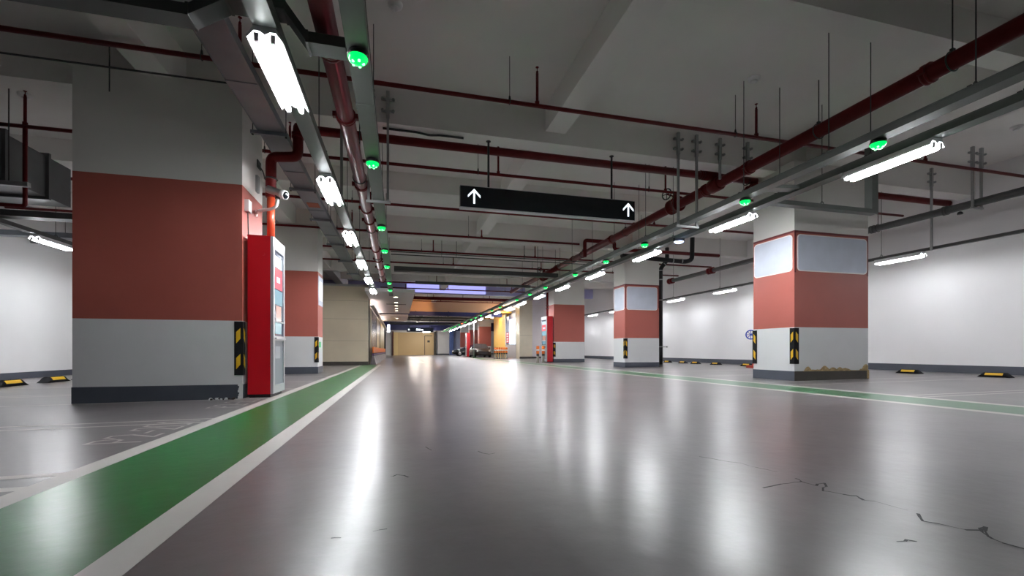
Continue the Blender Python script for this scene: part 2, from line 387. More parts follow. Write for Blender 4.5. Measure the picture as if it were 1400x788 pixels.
def floor_text(txt, x, y, size, label):
    """strokes of flat paint; the line of writing runs along +y, letter tops towards -x"""
    mb = MB(); cur = 0.0; w = .017
    for ch in txt:
        for line in GLYPH[ch]:
            P = [Vector((x - q * size * 1.15, y + (cur + p) * size * .8, 0)) for p, q in line]
            for p0, p1 in zip(P[:-1], P[1:]):
                d = (p1 - p0).normalized(); n = Vector((-d.y, d.x, 0)) * w; e_ = d * w
                q4 = [p0 - e_ - n, p1 + e_ - n, p1 + e_ + n, p0 - e_ + n]
                mb.quad([(p.x, p.y, fz(p.x) + .0024) for p in q4])
        cur += .62 if ch in '-1' else .86
    S('floor_marking', mb, M_LINE, label, 'floor marking')
floor_text('P2-201', -2.20, 4.55, 0.34, 'white bay number painted beside the green stripe, before the big dark red pillar')
floor_text('P2-202', -2.20, 7.0, 0.34, 'white bay number painted at the foot of the big dark red pillar')

# ================================================================= LIGHT FITTINGS
LX, LRX = -1.17, 7.15
def make_light():
    t = empty('ceiling_light', (0, 0, 0), '', 'ceiling light', None)
    L = 1.24
    hs = MB()   # reflector trough, open below, length along y; z=0 is the lowest point
    out = [(-.15, .040), (-.15, .06), (-.09, .15), (.09, .15), (.15, .06), (.15, .040), (.140, .040), (.09, .105), (.045, .105), (.0, .075), (-.045, .105), (-.09, .105), (-.140, .040)]
    hs.prism(out, 'y', 0.0, L); hs.build('reflector', M_HOUS, t)
    for s in (-.068, .068):
        tb = MB(); tb.tube([(s, .035, .030), (s, L - .035, .030)], .026, 10); u = tb.build('tube', M_TUBE, t)
        for y0, y1 in ((0.0, .05), (L - .05, L)):
            h = MB(); h.box((s - .020, y0 - .004, .010), (s + .020, y1, .085)); h.build('lamp_holder', M_WHT, u, origin=(0, 0, 0))
    return t
light0 = make_light(); used = [False]
def light(x, y, z, label, group, rot=0.0):
    if not used[0]:
        light0.location = (x, y, z); light0['label'] = label; light0['group'] = group; used[0] = True; o = light0
        o['_w'] = (x, y, z); return o
    return dup(light0, (x, y, z), label, group, rot)
zl = H(2.77)
for i, y in enumerate([None, 4.40, 7.80, 11.22, 14.70, 18.1, 21.4]):
    if y is None: continue
    light(LX, y, zl, ('white twin tube light overhead at the viewer beside the thick wine red pipe' if i == 0 else
          '%s white twin tube light in the row beside the thick wine red pipe' % ORD[i-1]), 'lights under the tray on the cabinet side')
ry = [None, 4.40, 7.65, 11.14, 14.7, 18.1, 21.45, 24.9, 28.3, 31.7, 35.1, 38.5, 42.0, 45.4, 48.8, 52.2, 55.6, 59.0, 62.4]
for i, y in enumerate(ry):
    if y is None: continue
    light(LRX, y, zl, ('white twin tube light overhead at the viewer beside the long dark red main' if i == 0 else
          '%s white twin tube light in the row beside the long dark red main' % ORD[i-1]), 'lights under the tray on the panelled pillar side')
for i, y in enumerate([1.9, 5.45, 9.0, 12.55, 16.1, 19.7, 23.2, 26.4, 29.9, 33.4]):
    light(14.1, y, H(2.6), ['white twin tube light off the frame along the wheel stop wall', 'white twin tube light over the near bays of the wheel stop wall', 'white twin tube light on the wheel stop wall just past the crumbling pillar',
        'white twin tube light on the wheel stop wall hidden behind the crumbling pillar', 'white twin tube light on the wheel stop wall above the blue handwheel', 'white twin tube light on the wheel stop wall next to the black drain pipe',
        'white twin tube light on the wheel stop wall behind the pillar with the drain pipe', 'white twin tube light on the wheel stop wall seen between the two distant red pillars', 'white twin tube light before the pinkish lobby wall, behind the distant pillar', 'white twin tube light closest to the pinkish lobby wall'][i], 'lights along the wheel stop wall')
M_TUBEW = mat('lit_tube_soft', (1, 1, 1), 0.4, emit=(0.96, 0.975, 1.0), es=9.0)
soft = {}
for ob in [o for o in bpy.data.objects if o.name.startswith('ceiling_light') and abs(o.location.x - 14.1) < .01]:
    for ch in ob.children:
        if ch.name.startswith('tube'):
            if ch.data.name not in soft:
                soft[ch.data.name] = ch.data.copy(); soft[ch.data.name].materials[0] = M_TUBEW
            ch.data = soft[ch.data.name]
for i, y in enumerate([None, None, 13.70, 17.1]):
    if y is None: continue
    light(-8.85, y, H(2.77), ['white twin tube light over the bays beyond the frame edge', 'white twin tube light over the bays beside the big air duct', 'white twin tube light seen past the edge of the big dark red pillar', 'white twin tube light hidden behind the big dark red pillar'][i], 'lights over the cabinet side bays')

# ================================================================= TRAYS
def rod(mb, x, y, z0, z1, r=.007, m=0): mb.tube([(x, y, z0), (x, y, z1)], r, 6, m)
def long_tray(label, x, z, y0, y1, rods, w=.20, h=.095, mm=M_TRAY, step=3.42, phase=2.2, jm=None):
    o = empty('cable_tray', (x, y0, z), label, 'cable tray', 'cable trays')
    b = MB(); hw = w / 2
    b.prism([(x-hw, z), (x+hw, z), (x+hw, z+h), (x+hw+.008, z+h), (x+hw+.008, z+h+.014), (x-hw-.008, z+h+.014), (x-hw-.008, z+h), (x-hw, z+h)], 'y', y0, y1)
    b.build('tray_body', mm, o)
    y = y0 + phase
    while y < min(y1, 40):
        j = MB(); j.box((x-hw-.005, y-.06, z-.004), (x+hw+.005, y+.06, z+h-.004)); j.build('joint_sleeve', mm, o); y += step
    for ry_ in rods:
        r = MB(); rod(r, x, ry_, z + h + .045, SLAB)
        r.ring((x, ry_, z + h + .045), (0, 1, 0), .035, .007, 12, 5); r.box((x-hw-.012, ry_-.02, z+h+.012), (x+hw+.012, ry_+.02, z+h+.022))
        r.build('hanger_rod', M_ROD, o)
    return o
RODS = [3.52, 5.28, 6.98, 10.4, 12.15, 15.5, 19.0, 22.4]
long_tray('grey cable tray carrying the tube lights on the cabinet side of the lane', LX, H(2.925), Y0, 24, [3.5, 7.2, 11.0, 14.4, 19.0])
long_tray('grey cable tray carrying green lamps beside the thick wine red pipe', -.38, H(2.87), Y0, 24, [5.28, 7.2, 11.0, 14.4, 19.0])
long_tray('grey cable tray carrying green lamps along the panelled pillars', 6.32, H(2.87), Y0, 66, RODS)
long_tray('grey cable tray carrying the tube lights along the panelled pillars', LRX, H(2.925), Y0, 66, RODS)
long_tray('dark cable tray carrying the tube lights along the wheel stop wall', 14.1, H(2.755), Y0, 36, [6.9, 10.1, 13.6, 17.0, 20.5], w=.10, h=.06, mm=M_TRAYD)
long_tray('dark cable tray over the cabinet side bays, at the frame edge', -8.85, H(2.925), 6.0, 24, [11.4, 14.4], w=.16, h=.08, mm=M_TRAYD)

# wide trough on the cabinet side
o = empty('cable_trough', (-2.06, Y0, H(3.65)), 'wide blue grey cable trough beside the big dark red pillar', 'cable trough')
b = MB(); b.box((-2.25, Y0, H(3.65)), (-1.87, 24, H(3.75)))
for s in (-2.255, -1.865): b.box((s-.006, Y0, H(3.64)), (s+.006, 24, H(3.765)))
b.build('trough_body', M_TRAYB, o)
for y in (5.2, 8.1, 10.75, 13.1, 16.0, 18.9, 21.9):
    s = MB(); s.box((-2.36, y-.03, H(3.58)), (-1.80, y+.03, H(3.635))); s.build('support_bracket', M_TRAYB, o)
    for x in (-2.33, -1.83):
        r = MB(); rod(r, x, y, H(3.575), SLAB); r.lathe([(.016, 0), (.016, .02)], (x, y, H(3.56)), seg=6); r.build('hanger_rod', M_ROD, o)
for y in (6.8, 9.9, 12.45, 15.0):
    s = MB(); s.box((-2.265, y-.1, H(3.637)), (-1.855, y+.1, H(3.76))); s.build('joint_sleeve', M_TRAYB, o)
s = MB(); s.box((-2.2, 11.75, H(3.640)), (-1.93, 12.1, H(3.648))); s.build('sticker', mat('orange_sticker', (.45, .11, .05), .6), o)['label'] = 'small orange sticker'

# tray across the top, hopping over the light tray
def cross_tray(label, pts, w, h, mm, rods=()):
    """pts: (x, z) steps at constant y, mitred"""
    y = pts[0][2]; o = empty('cable_tray', (pts[0][0], y, pts[0][1]), label, 'cable tray', 'cable trays')
    b = MB()
    for (x0, z0, _), (x1, z1, _) in zip(pts[:-1], pts[1:]):
        base = len(b.v)
        for x, z in ((x0, z0), (x1, z1)):
            b.v += [(x, y-w/2, z), (x, y+w/2, z), (x, y+w/2, z+h), (x, y-w/2, z+h)]
        for q in ((0,1,5,4),(1,2,6,5),(2,3,7,6),(3,0,4,7)): b.face([base+i for i in q])
        b.face([base, base+3, base+2, base+1]); b.face([base+4, base+5, base+6, base+7])
    b.build('tray_body', mm, o)
    for (x, z, _) in pts[1:-1]:
        j = MB(); j.box((x-.012, y-w/2-.008, z-.008), (x+.012, y+w/2+.008, z+h+.008)); j.build('joint_sleeve', mm, o)
    for x, z in rods:
        r = MB(); rod(r, x, y, z, SLAB); r.ring((x, y, z), (0, 1, 0), .035, .007, 12, 5); r.build('hanger_rod', M_ROD, o)
    return o
yy = 4.55
cross_tray('dark cable tray crossing overhead and hopping over the first tube light tray', [(-11.4, H(2.95), yy), (-1.80, H(2.95), yy), (-1.50, H(3.15), yy), (-1.03, H(3.15), yy), (-.83, H(2.88), yy), (-.49, H(2.88), yy)], .20, .10, M_TRAYD, [(-4.9, H(3.1))])
o = cross_tray('grey cable tray crossing in front of the crumbling pillar and turning up', [(7.27, H(2.93), 7.25), (9.75, H(2.93), 7.25)], .16, .09, M_TRAY, [(8.5, H(3.06))])
b = MB(); b.box((9.75, 7.17, H(2.93)), (9.92, 7.33, H(4.6))); b.build('riser_duct', M_TRAY, o)
cross_tray('short grey tray linking the two lamp trays before the crumbling pillar', [(6.43, H(2.90), 6.55), (7.04, H(2.95), 6.55)], .22, .06, M_TRAY)
cross_tray('dark cable tray crossing far down the lane before the lavender lit beam', [(-.2, H(3.55), 20.3), (7.5, H(3.55), 20.3)], .3, .20, M_TRAYD)
cross_tray('slim dark tray crossing far down the lane under the lavender lit beam', [(.9, H(3.75), 25.2), (7.6, H(3.75), 25.2)], .2, .14, M_TRAYD)
for y, z, lb in ((12.6, 3.05, 'nearer'), (15.6, 3.25, 'farther')):
    cross_tray('dark cable tray over the cabinet side bays, the %s of two beyond the air duct' % lb, [(-11.4, H(z), y), (-5.1, H(z), y)], .3, .14, M_TRAYB if lb == 'farther' else M_TRAYD, [(-7.0, H(z+.2))])

# trapeze struts hanging the trays from the beam face --------------
def strut(label, xs, y, z0, ztop=H(4.75), plate=True, zc=None):
    o = empty('support_strut', (xs[0], y, z0), label, 'support', 'tray supports')
    for x in xs:
        b = MB(); b.box((x-.022, y-.05, z0), (x+.022, y-.006, ztop)); b.build('upright', M_GALV, o)
        if plate:
            p = MB(); p.box((x-.03, y-.058, H(4.45)), (x+.03, y, H(4.95)))
            for z in (4.58, 4.80):
                p.box((x-.12, y-.03, H(z)-.02), (x+.12, y, H(z)+.02))
                for s in (-.1, .1): p.lathe([(.028, 0), (.028, .03), (.015, .045)], (x+s, y-.03, H(z)), (0, -1, 0), 8)
            p.build('fixing_plate', M_GALV, o)
    if zc is None: zc = z0
    if len(xs) > 1:
        b = MB(); b.box((min(xs)-.05, y-.05, zc-.03), (max(xs)+.05, y-.006, zc+.012)); b.build('cross_bar', M_GALV, o)
strut('galvanised trapeze strut on the beam holding the green lamp tray near the dark red main', [6.14, 6.62], 8.77, H(2.84))
strut('galvanised clamp strut on the beam at the red pipe junction', [7.25], 8.77, H(4.0))
strut('short galvanised clamp strut beside the red pipe junction', [8.02], 8.77, H(4.25))
strut('galvanised trapeze strut on the beam beside the thick wine red pipe', [-.20, -.55], 8.77, H(2.84))
strut('galvanised trapeze strut on the beam holding the tube light tray beside the pillar', [-1.03], 8.77, H(2.9))
strut('galvanised strut dropping to the wheel stop wall light tray', [13.99], 8.77, H(2.72))
strut('galvanised strut holding the dark grey pipe by the wheel stop wall', [13.48, 13.78], 7.6, H(3.48), plate=True)

# ================================================================= GREEN LAMPS
def make_lamp():
    t = empty('indicator_lamp', (0, 0, 0), '', 'indicator lamp')
    b = MB(); b.lathe([(.03, .10), (.085, .095), (.098, .07), (.098, .045), (.09, .04)], (0, 0, 0), seg=18); b.build('lamp_base', M_BLK, t)
    d = MB(); d.lathe([(.092, .05), (.094, .03), (.078, .004), (.045, -.016), (.004, -.022)][::-1], (0, 0, 0), seg=18); d.build('lamp_dome', M_GRN, t)
    c = MB()
    for i in range(5):
        a = i * 2 * PI / 5; c.lathe([(.002, -.022), (.014, -.016), (.014, 0.0)], (.05*math.cos(a), .05*math.sin(a), -.004), seg=6)
    c.build('led_cluster', M_GRNC, t)
    return t
lamp0 = make_lamp(); lused = [0]
def lamp(x, y, z, label, group):
    if not lused[0]:
        lused[0] = 1; lamp0.location = (x, y, z); lamp0['label'] = label; lamp0['group'] = group; return lamp0
    return dup(lamp0, (x, y, z), label, group)
for i, y in enumerate([4.47, 6.93, 10.5, 12.9, 15.3, 19.0, 21.2]):
    lamp(-.38, y, H(2.775), '%s green dome lamp under the tray beside the thick wine red pipe' % ORD[i], 'green lamps on the cabinet side')
for i, y in enumerate([4.57, 6.95, 10.45, 12.7, 15.2, 18.6, 21.0, 23.5, 27.7, 30.2, 34.5, 37.0, 39.4, 43.0, 47.6, 51.0, 53.4, 56.0, 59.8, 63.4]):
    lamp(6.32, y, H(2.775), '%s green dome lamp under the tray along the panelled pillars' % ORD[i], 'green lamps on the panelled pillar side')
t = empty('indicator_lamp', (6.32, 45.3, H(2.775)), 'only red lit dome lamp among the far green ones', 'indicator lamp')
MB().lathe([(.03, .10), (.085, .095), (.098, .07), (.098, .045), (.09, .04)], (6.32, 45.3, H(2.775)), seg=14).build('lamp_base', M_BLK, t)
MB().lathe([(.004, -.022), (.045, -.016), (.078, .004), (.094, .03), (.092, .05)], (6.32, 45.3, H(2.775)), seg=14).build('lamp_dome', M_REDL, t)
t = empty('sensor_lamp', (7.0, 9.94, H(2.80)), 'small blue white lit sensor hanging under the tray before the second panelled pillar', 'sensor lamp')
MB().box((6.86, 9.90, H(2.815)), (7.14, 9.98, H(2.90))).build('lamp_base', M_BLK, t)
MB().lathe([(.02, -.03), (.09, -.01), (.12, .02)], (7.0, 9.94, H(2.795)), seg=14).build('lamp_dome', M_BLUL, t)

# ================================================================= PIPES
def bend(pts, r=.12, n=4):
    """round the corners of a polyline"""
    pts = [Vector(p) for p in pts]; out = [pts[0]]
    for i in range(1, len(pts) - 1):
        a = (pts[i-1] - pts[i]); b = (pts[i+1] - pts[i]); k = min(r, a.length*.45, b.length*.45)
        p0 = pts[i] + a.normalized()*k; p1 = pts[i] + b.normalized()*k
        for q in range(n + 1):
            t = q / n; out.append(p0*(1-t)**2 + pts[i]*2*t*(1-t) + p1*t*t)
    out.append(pts[-1]); return out
def coupling(p, axis, r, L=.10, mm=M_RED, parent=None, name='coupling', lug=False):
    ax = Vector(axis).normalized(); c = Vector(p) - ax * L/2
    b = MB(); b.lathe([(r*.98, 0), (r*1.22, .005), (r*1.22, L*.35), (r*1.1, L*.4), (r*1.1, L*.6), (r*1.22, L*.65), (r*1.22, L-.005), (r*.98, L)], c, axis, 16)
    if lug:
        side = ax.cross(Vector((0, 0, 1))).normalized()
        for s in (-1, 1):
            q = Vector(p) + side * s * r * 1.33
            b.box(tuple(q - Vector((r*.22, L*.4, r*.3))), tuple(q + Vector((r*.22, L*.4, r*.3))))
    return b.build(name, mm, parent)

# thick wine-red pipe, cabinet side
o = empty('fire_main', (-.69, Y0, H(3.17)), 'thick wine red pipe running along the lane beside green lamps', 'pipe')
MB().tube([(-.69, Y0, H(3.17)), (-.69, 20.6, H(3.17)), ], .108, 20).build('pipe_run', M_REDW, o)
for y in (3.6, 4.95, 6.32, 8.85, 10.3, 11.2, 14.3, 15.9, 17.4, 20.5):
    coupling((-.69, y, H(3.17)), (0, 1, 0), .108, .085, M_RED, o, 'coupling', True)
for y in (4.9, 8.5, 12.0, 15.5, 19.0):
    r = MB(); rod(r, -.69, y, H(3.28), SLAB, .009); r.ring((-.69, y, H(3.17)), (0, 1, 0), .118, .010, 18, 5); r.build('hanger_rod', M_ROD, o)

# long dark red main, panelled-pillar side
MX, MZc = 7.66, H(4.135)
o = empty('fire_main', (MX, Y0, MZc), 'long dark red main slanting across to the panelled pillars', 'pipe')
MB().tube([(MX, Y0, MZc), (MX, 30, MZc)], .125, 20).build('pipe_run', M_RED, o)
for y in (4.82, 8.3, 9.75, 14.9, 18.6, 20.6, 23.0, 26.5): coupling((MX, y, MZc), (0, 1, 0), .125, .11, M_RED, o, 'coupling', True)
for y in (4.53, 6.6, 10.9, 13.9, 17.6, 21.0):
    r = MB(); rod(r, MX, y, MZc + .16, SLAB, .009); r.ring((MX, y, MZc), (0, 1, 0), .138, .010, 18, 5); r.box((MX-.03, y-.02, MZc+.12), (MX+.03, y+.02, MZc+.18)); r.build('hanger_rod', M_ROD, o)
MB().tube([(MX, 20.4, MZc - .02), (MX - .5, 21.5, MZc - .25)], .11, 12).build('branch_stub', M_RED, o)

# branch pipe across, with drop to the riser at the cabinet
BY, BZc = 9.38, H(4.34)
o = empty('fire_branch_pipe', (2, BY, BZc), 'dark red pipe crossing just behind the first beam, with drop to the red cabinet', 'pipe')
MB().tube(bend([(8.86, BY, BZc), (-1.75, BY, BZc), (-1.75, 8.62, H(4.02)), (-1.75, 8.62, H(3.48)), (-2.22, 8.74, H(3.48)), (-2.22, 8.74, H(2.75))], .11), .088, 14).build('pipe_run', M_RED, o)
MB().tube([(-2.22, 8.74, H(2.75)), (-2.22, 8.74, H(1.985))], .066, 12).build('riser', M_REDO, o)['label'] = 'orange red riser entering the cabinet top'
coupling((-1.75, 8.62, H(3.86)), (0, 0, 1), .088, .10, M_RED, o); coupling((MX-.42, BY, BZc), (1, 0, 0), .088, .1, M_RED, o); coupling((MX+.42, BY, BZc), (1, 0, 0), .088, .1, M_RED, o)
tj = MB(); tj.tube(bend([(MX-.36, BY, BZc), (MX, BY, BZc), (MX, BY, BZc-.1)], .1), .115, 14); tj.lathe([(.15, -.17), (.17, -.15), (.17, .15), (.15, .17)], (MX, BY, MZc), (0, 1, 0), 18); tj.build('tee_fitting', M_RED, o)
o2 = empty('fire_branch_pipe', (13.3, BY, BZc), 'dark red pipe crossing from the crumbling pillar to the wheel stop wall', 'pipe')
MB().tube([(11.16, BY, BZc), (15.7, BY, BZc)], .088, 14).build('pipe_run', M_RED, o2)
coupling((11.3, BY, BZc), (1, 0, 0), .088, .1, M_RED, o2)
br = MB(); br.box((-2.535, 9.05, H(3.40)), (-2.52, 9.25, H(3.54))); br.tube(bend([(-2.54, 9.15, H(3.48)), (-2.42, 9.0, H(3.3)), (-2.34, 8.8, H(3.12)), (-2.22, 8.66, H(3.08))], .05), .013, 6)
br.ring((-2.22, 8.74, H(3.08)), (0, 0, 1), .100, .016, 14, 5); br.build('pipe_bracket', M_ROD, o)

# second-row branch with a loop over the main
o = empty('fire_branch_pipe', (10, 16.6, H(4.0)), 'dark red pipe looping over the main towards the drain pipe pillar', 'pipe')
MB().tube(bend([(MX-.45, 16.35, H(3.75)), (MX-.45, 16.35, H(4.42)), (MX+.85, 16.35, H(4.42)), (MX+.85, 16.35, H(4.14)), (13.5, 16.35, H(4.14))], .1), .075, 10).build('pipe_run', M_RED, o)
coupling((MX-.45, 16.35, H(4.0)), (0, 0, 1), .075, .09, M_RED, o)
coupling((10.6, 16.35, H(4.14)), (1, 0, 0), .075, .09, M_RED, o)

# sprinkler pipes --------------------------------------------------
SY = [7.40, 10.53, 13.45, 16.55, 19.45, 22.2, 28.6, 31.2, 36.4, 38.9]
for k, y in enumerate(SY):
    z = H(4.31) if k != 3 else H(4.30)
    x0, x1 = (-11.4, 15.6) if k < 6 else (-1.2, 9.5)
    o = empty('sprinkler_pipe', (2, y, z), '%s thin dark red sprinkler pipe crossing the ceiling' % ORD[k], 'pipe', 'sprinkler pipes')
    r_ = .036 if k < 2 else .04
    if k == 3: x0 = -11.4; x1 = MX - .6
    MB().tube([(x0, y, z), (x1, y, z)], r_, 10).build('pipe_run', M_RED, o)
    off = [0, 0, 1.5, .7, -.9, .3, 0, 1, .4, 1.2][k]
    for x in (-6.95 + off, -2.3 + off, 2.36 + off, 7.0 + off, 11.65 + off):
        if not (x0 < x < x1): continue
        h = MB(); h.tube([(x, y, z), (x, y, SLAB - .22)], .025, 8); h.lathe([(.04, -.03), (.04, .03)], (x, y, z + .05), seg=8)
        h.lathe([(.018, 0), (.022, .03), (.008, .05), (.008, .10), (.03, .104), (.03, .11)], (x, y, SLAB - .22), seg=8); h.build('sprinkler_head', M_RED, o)
        xr = x - .5
        r = MB(); rod(r, xr, y, z + r_, SLAB, .006); r.lathe([(.022, 0), (.014, .07)], (xr, y, z + r_ - .005), seg=8); r.ring((xr, y, z), (1, 0, 0), r_ + .008, .007, 12, 5); r.build('hanger_rod', M_ROD, o)
    if k == 1:
        MB().tube(bend([(-6.95, y, z), (-6.95, y, H(2.78)), (-11.4, y, H(2.78))], .05), .036, 8).build('drop_pipe', M_RED, o)
    if k == 1:
        vv = MB()
o = empty('conduit', (0, 7.62, H(4.1)), 'thin grey conduit crossing the top of the big dark red pillar', 'conduit')
MB().tube([(-11.4, 7.62, H(4.10)), (-2.2, 7.62, H(4.10))], .014, 8).build('conduit_run', M_ROD, o)
r = MB(); rod(r, -4.05, 7.62, H(3.75), SLAB, .009); r.build('hanger_rod', M_ROD, o)
for z, lb in ((3.93, 'upper'), (3.84, 'lower')):
    o = empty('conduit', (3, 17.9, H(z)), '%s of two thin grey conduits crossing below the second pillar row beam' % lb, 'conduit')
    MB().tube([(-.3, 18.0 + (4-z), H(z)), (9.1, 18.0 + (4-z), H(z))], .018, 8).build('conduit_run', M_ROD, o)
    for x in (1.7, 2.3, 5.2, 5.8):
        r = MB(); rod(r, x, 18.0 + (4-z), H(z), H(4.363) if False else SLAB, .006); r.build('hanger_rod', M_ROD, o)
# conduit under first beam feeding the sign
o = empty('conduit', (0, 8.95, H(4.345)), 'black conduit along the beam underside feeding the arrow sign', 'conduit')
MB().tube(bend([(-.3, 8.95, H(4.34)), (.35, 8.95, H(4.34)), (.6, 8.95, H(4.31)), (.8, 8.95, H(4.335)), (1.28, 8.95, H(4.335))], .05), .022, 8).build('conduit_run', M_BLK, o)

# dark grey pipe by the wheel stop wall
o = empty('drain_main', (13.6, Y0, H(3.6)), 'dark grey pipe running along the wheel stop wall', 'pipe')
MB().tube([(13.62, Y0, H(3.6)), (13.62, 20.1, H(3.6))], .095, 14).build('pipe_run', M_TRAYD, o)
for y in (6.2, 8.2, 10.0): coupling((13.62, y, H(3.6)), (0, 1, 0), .095, .11, M_TRAYD, o)
for y in (17.0, 20.0): coupling((13.62, y, H(3.6)), (0, 1, 0), .12, .35, M_RED, o, 'red_coupling')
for y in (9.85, 12.5):
    r = MB(); rod(r, 13.62, y, H(3.7), SLAB, .009); r.ring((13.62, y, H(3.6)), (0, 1, 0), .108, .01, 16, 5); r.build('hanger_rod', M_ROD, o)
m_ = MB(); m_.lathe([(.06, 0), (.05, .05), (.02, .07)], (13.62, 7.9, H(3.42)), (0, 0, 1), 12); m_.build('drain_plug', M_BLK, o)

# black drain down-pipe at the second panelled pillar
o = empty('drain_pipe', (11.13, 17.2, fz(11)), 'black drain pipe standing beside the second panelled pillar', 'pipe')
px, py = 11.16, 17.15
MB().tube(bend([(px, py, fz(px)), (px, py, H(3.62)), (px + .32, py, H(4.0)), (px + .32, py, H(4.55))], .12), .088, 16).build('pipe_run', M_BLK, o)
for z in (-.66, .15, 2.2, 3.1, 3.5):
    MB().lathe([(.088, 0), (.093, .003), (.093, .045), (.088, .048)], (px, py, H(z)), seg=16).build('steel_band', M_GALV, o)
b = MB(); b.tube([(px, py, H(.17)), (px + .32, py, H(.17))], .014, 6); b.lathe([(.03, 0), (.03, .03)], (px + .30, py, H(.17)), (1, 0, 0), 8); b.build('wall_bracket', M_ROD, o)
for z, dx in ((3.78, .16), (3.95, .29)):
    MB().lathe([(.088, 0), (.095, .003), (.095, .045), (.088, .048)], (px + dx - .01, py, H(z)), (.65, 0, .76), 16).build('steel_band', M_GALV, o)
o = empty('drain_pipe', (11.9, 15.2, H(3.8)), 'black drain pipe under the ceiling behind the second tube light tray', 'pipe')
MB().tube(bend([(8.2, 15.2, H(3.62)), (11.0, 15.2, H(3.52)), (11.3, 15.2, H(3.62)), (11.32, 15.2, H(4.5))], .14), .085, 14).build('pipe_run', M_BLK, o)
for x in (10.4, 10.8): MB().lathe([(.088, 0), (.094, .003), (.094, .04), (.088, .043)], (x, 15.2, H(3.54)), (1, 0, -.03), 14).build('steel_band', M_GALV, o)

# valves ------------------------------------------------------------
def valve(label, x, y, z, s=1.0, name='gate_valve', mm=M_RED, wm=M_BLK, wheel_axis=(-1, -.3, .0), off=(-.22, 0, .12)):
    o = empty(name, (x, y, z), label, 'valve')
    b = MB(); b.lathe([(.17*s, -.16*s), (.17*s, -.12*s), (.11*s, -.11*s), (.13*s, 0), (.11*s, .11*s), (.17*s, .12*s), (.17*s, .16*s)], (x, y, z), (0, 1, 0), 16)
    b.lathe([(.09*s, 0), (.11*s, .05*s), (.07*s, .08*s), (.04*s, .2*s)], (x, y, z + .08*s), (0, 0, 1), 12)
    b.build('valve_body', mm, o)
    c = Vector((x + off[0]*s, y + off[1]*s, z + off[2]*s + .12*s)); ax = Vector(wheel_axis).normalized()
    w = MB(); w.ring(c, ax, .12*s, .014*s, 18, 6)
    u = ax.cross(Vector((0, 0, 1))).normalized(); v = ax.cross(u)
    for d in (u, v): w.tube([c - d*.12*s, c + d*.12*s], .009*s, 6)
    w.build('handwheel', wm, o)
    st = MB(); st.tube([c, (x, y, z + .2*s)], .016*s, 6); st.build('stem', mm, o)
valve('dark red gate valve with black handwheel on the main above the arrow sign end', MX, 11.05, MZc + .02, 1.25)
valve('distant dark red gate valve at the far dark cable tray', MX - .3, 21.9, MZc - .25, 1.3)
valve('small red valve with steel fittings beside the red pipe junction', 8.75, 9.38, H(4.12), .8)

# blue valve on the stand-pipe behind the crumbling pillar
bx, by = 13.6, 14.2
o = empty('standpipe_valve', (bx, by, fz(bx)), 'blue handwheel valve on a standpipe beside the crumbling pillar', 'valve')
MB().tube([(bx, by, fz(bx)), (bx, by, H(.35))], .06, 12).build('standpipe', M_WHT, o)
b = MB(); b.lathe([(.12, 0), (.12, .04), (.08, .06), (.10, .16), (.08, .26), (.12, .28), (.12, .32)], (bx, by, H(.45)), (0, 0, 1), 14); b.lathe([(.13, -.02), (.13, .02)], (bx, by, H(.40)), seg=14)
b.lathe([(.09, 0), (.10, .06), (.05, .10), (.04, .22)], (bx - .05, by, H(.62)), (-1, 0, 0), 12); b.build('valve_body', M_BLU, o)
b = MB(); b.ring((bx - .42, by, H(.62)), (-.8, -.6, 0), .17, .022, 20, 6)
for d in ((0, 0, 1), (.6, -.8, 0), (.42, -.56, .7), (.42, -.56, -.7)):
    d = Vector(d).normalized(); c = Vector((bx - .42, by, H(.62))); b.tube([c - d*.17, c + d*.17], .012, 6)
b.tube([(bx-.42, by, H(.62)), (bx-.2, by, H(.62))], .02, 6); b.build('handwheel', M_BLU, o)
b = MB()
for z in (.05, .22): b.lathe([(.075, 0), (.075, .05)], (bx, by, H(z)), seg=12)
b.build('clamp', M_ROD, o)
b = MB(); b.box((bx-.5, by-.15, fz(bx)), (bx+.1, by+.15, fz(bx)+.10)); b.lathe([(.12, 0), (.12, .06), (.05, .10)], (bx-.2, by, fz(bx)+.10), seg=12); b.build('red_base', mat('red_base_paint', (.5, .05, .03), .4), o)

# ================================================================= ARROW SIGN
sy = 8.95
o = empty('direction_sign', (3.2, sy, H(2.93)), 'long dark hanging sign with two lit white up arrows', 'sign')
sx0, sx1, sz0, sz1 = 1.215, 5.163, H(2.94), H(3.37)
MB().box((sx0, sy, sz0), (sx1, sy + .12, sz1)).build('sign_panel', M_SIGN, o)
fr = MB(); fr.box((sx0-.006, sy-.006, sz0-.022), (sx1+.006, sy+.126, sz0)); fr.box((sx0-.006, sy-.006, sz1), (sx1+.006, sy+.126, sz1+.008)); fr.build('frame', M_ALU, o)
for x in (1.81, 4.62):
    r = MB(); r.tube([(x, sy+.06, sz1), (x, sy+.06, H(4.363))], .022, 8); r.lathe([(.05, 0), (.05, .012)], (x, sy+.06, H(4.35)), seg=10); r.build('hanger_rod', M_BLK, o)
def arrow(x, zc, k):
    a = MB(); y0, y1 = sy - .006, sy - .0005; w = .018*k
    a.box((x-w, y0, zc-.155*k), (x+w, y1, zc+.13*k))
    for s in (-1, 1):
        a.prism([(x, zc+.165*k), (x, zc+.115*k), (x+s*.135*k, zc-.025*k), (x+s*.135*k, zc+.025*k)], 'y', y0, y1)
    a.build('arrow', M_ARW, o)
arrow(1.50, H(3.165), .95); arrow(5.0, H(3.165), .95)

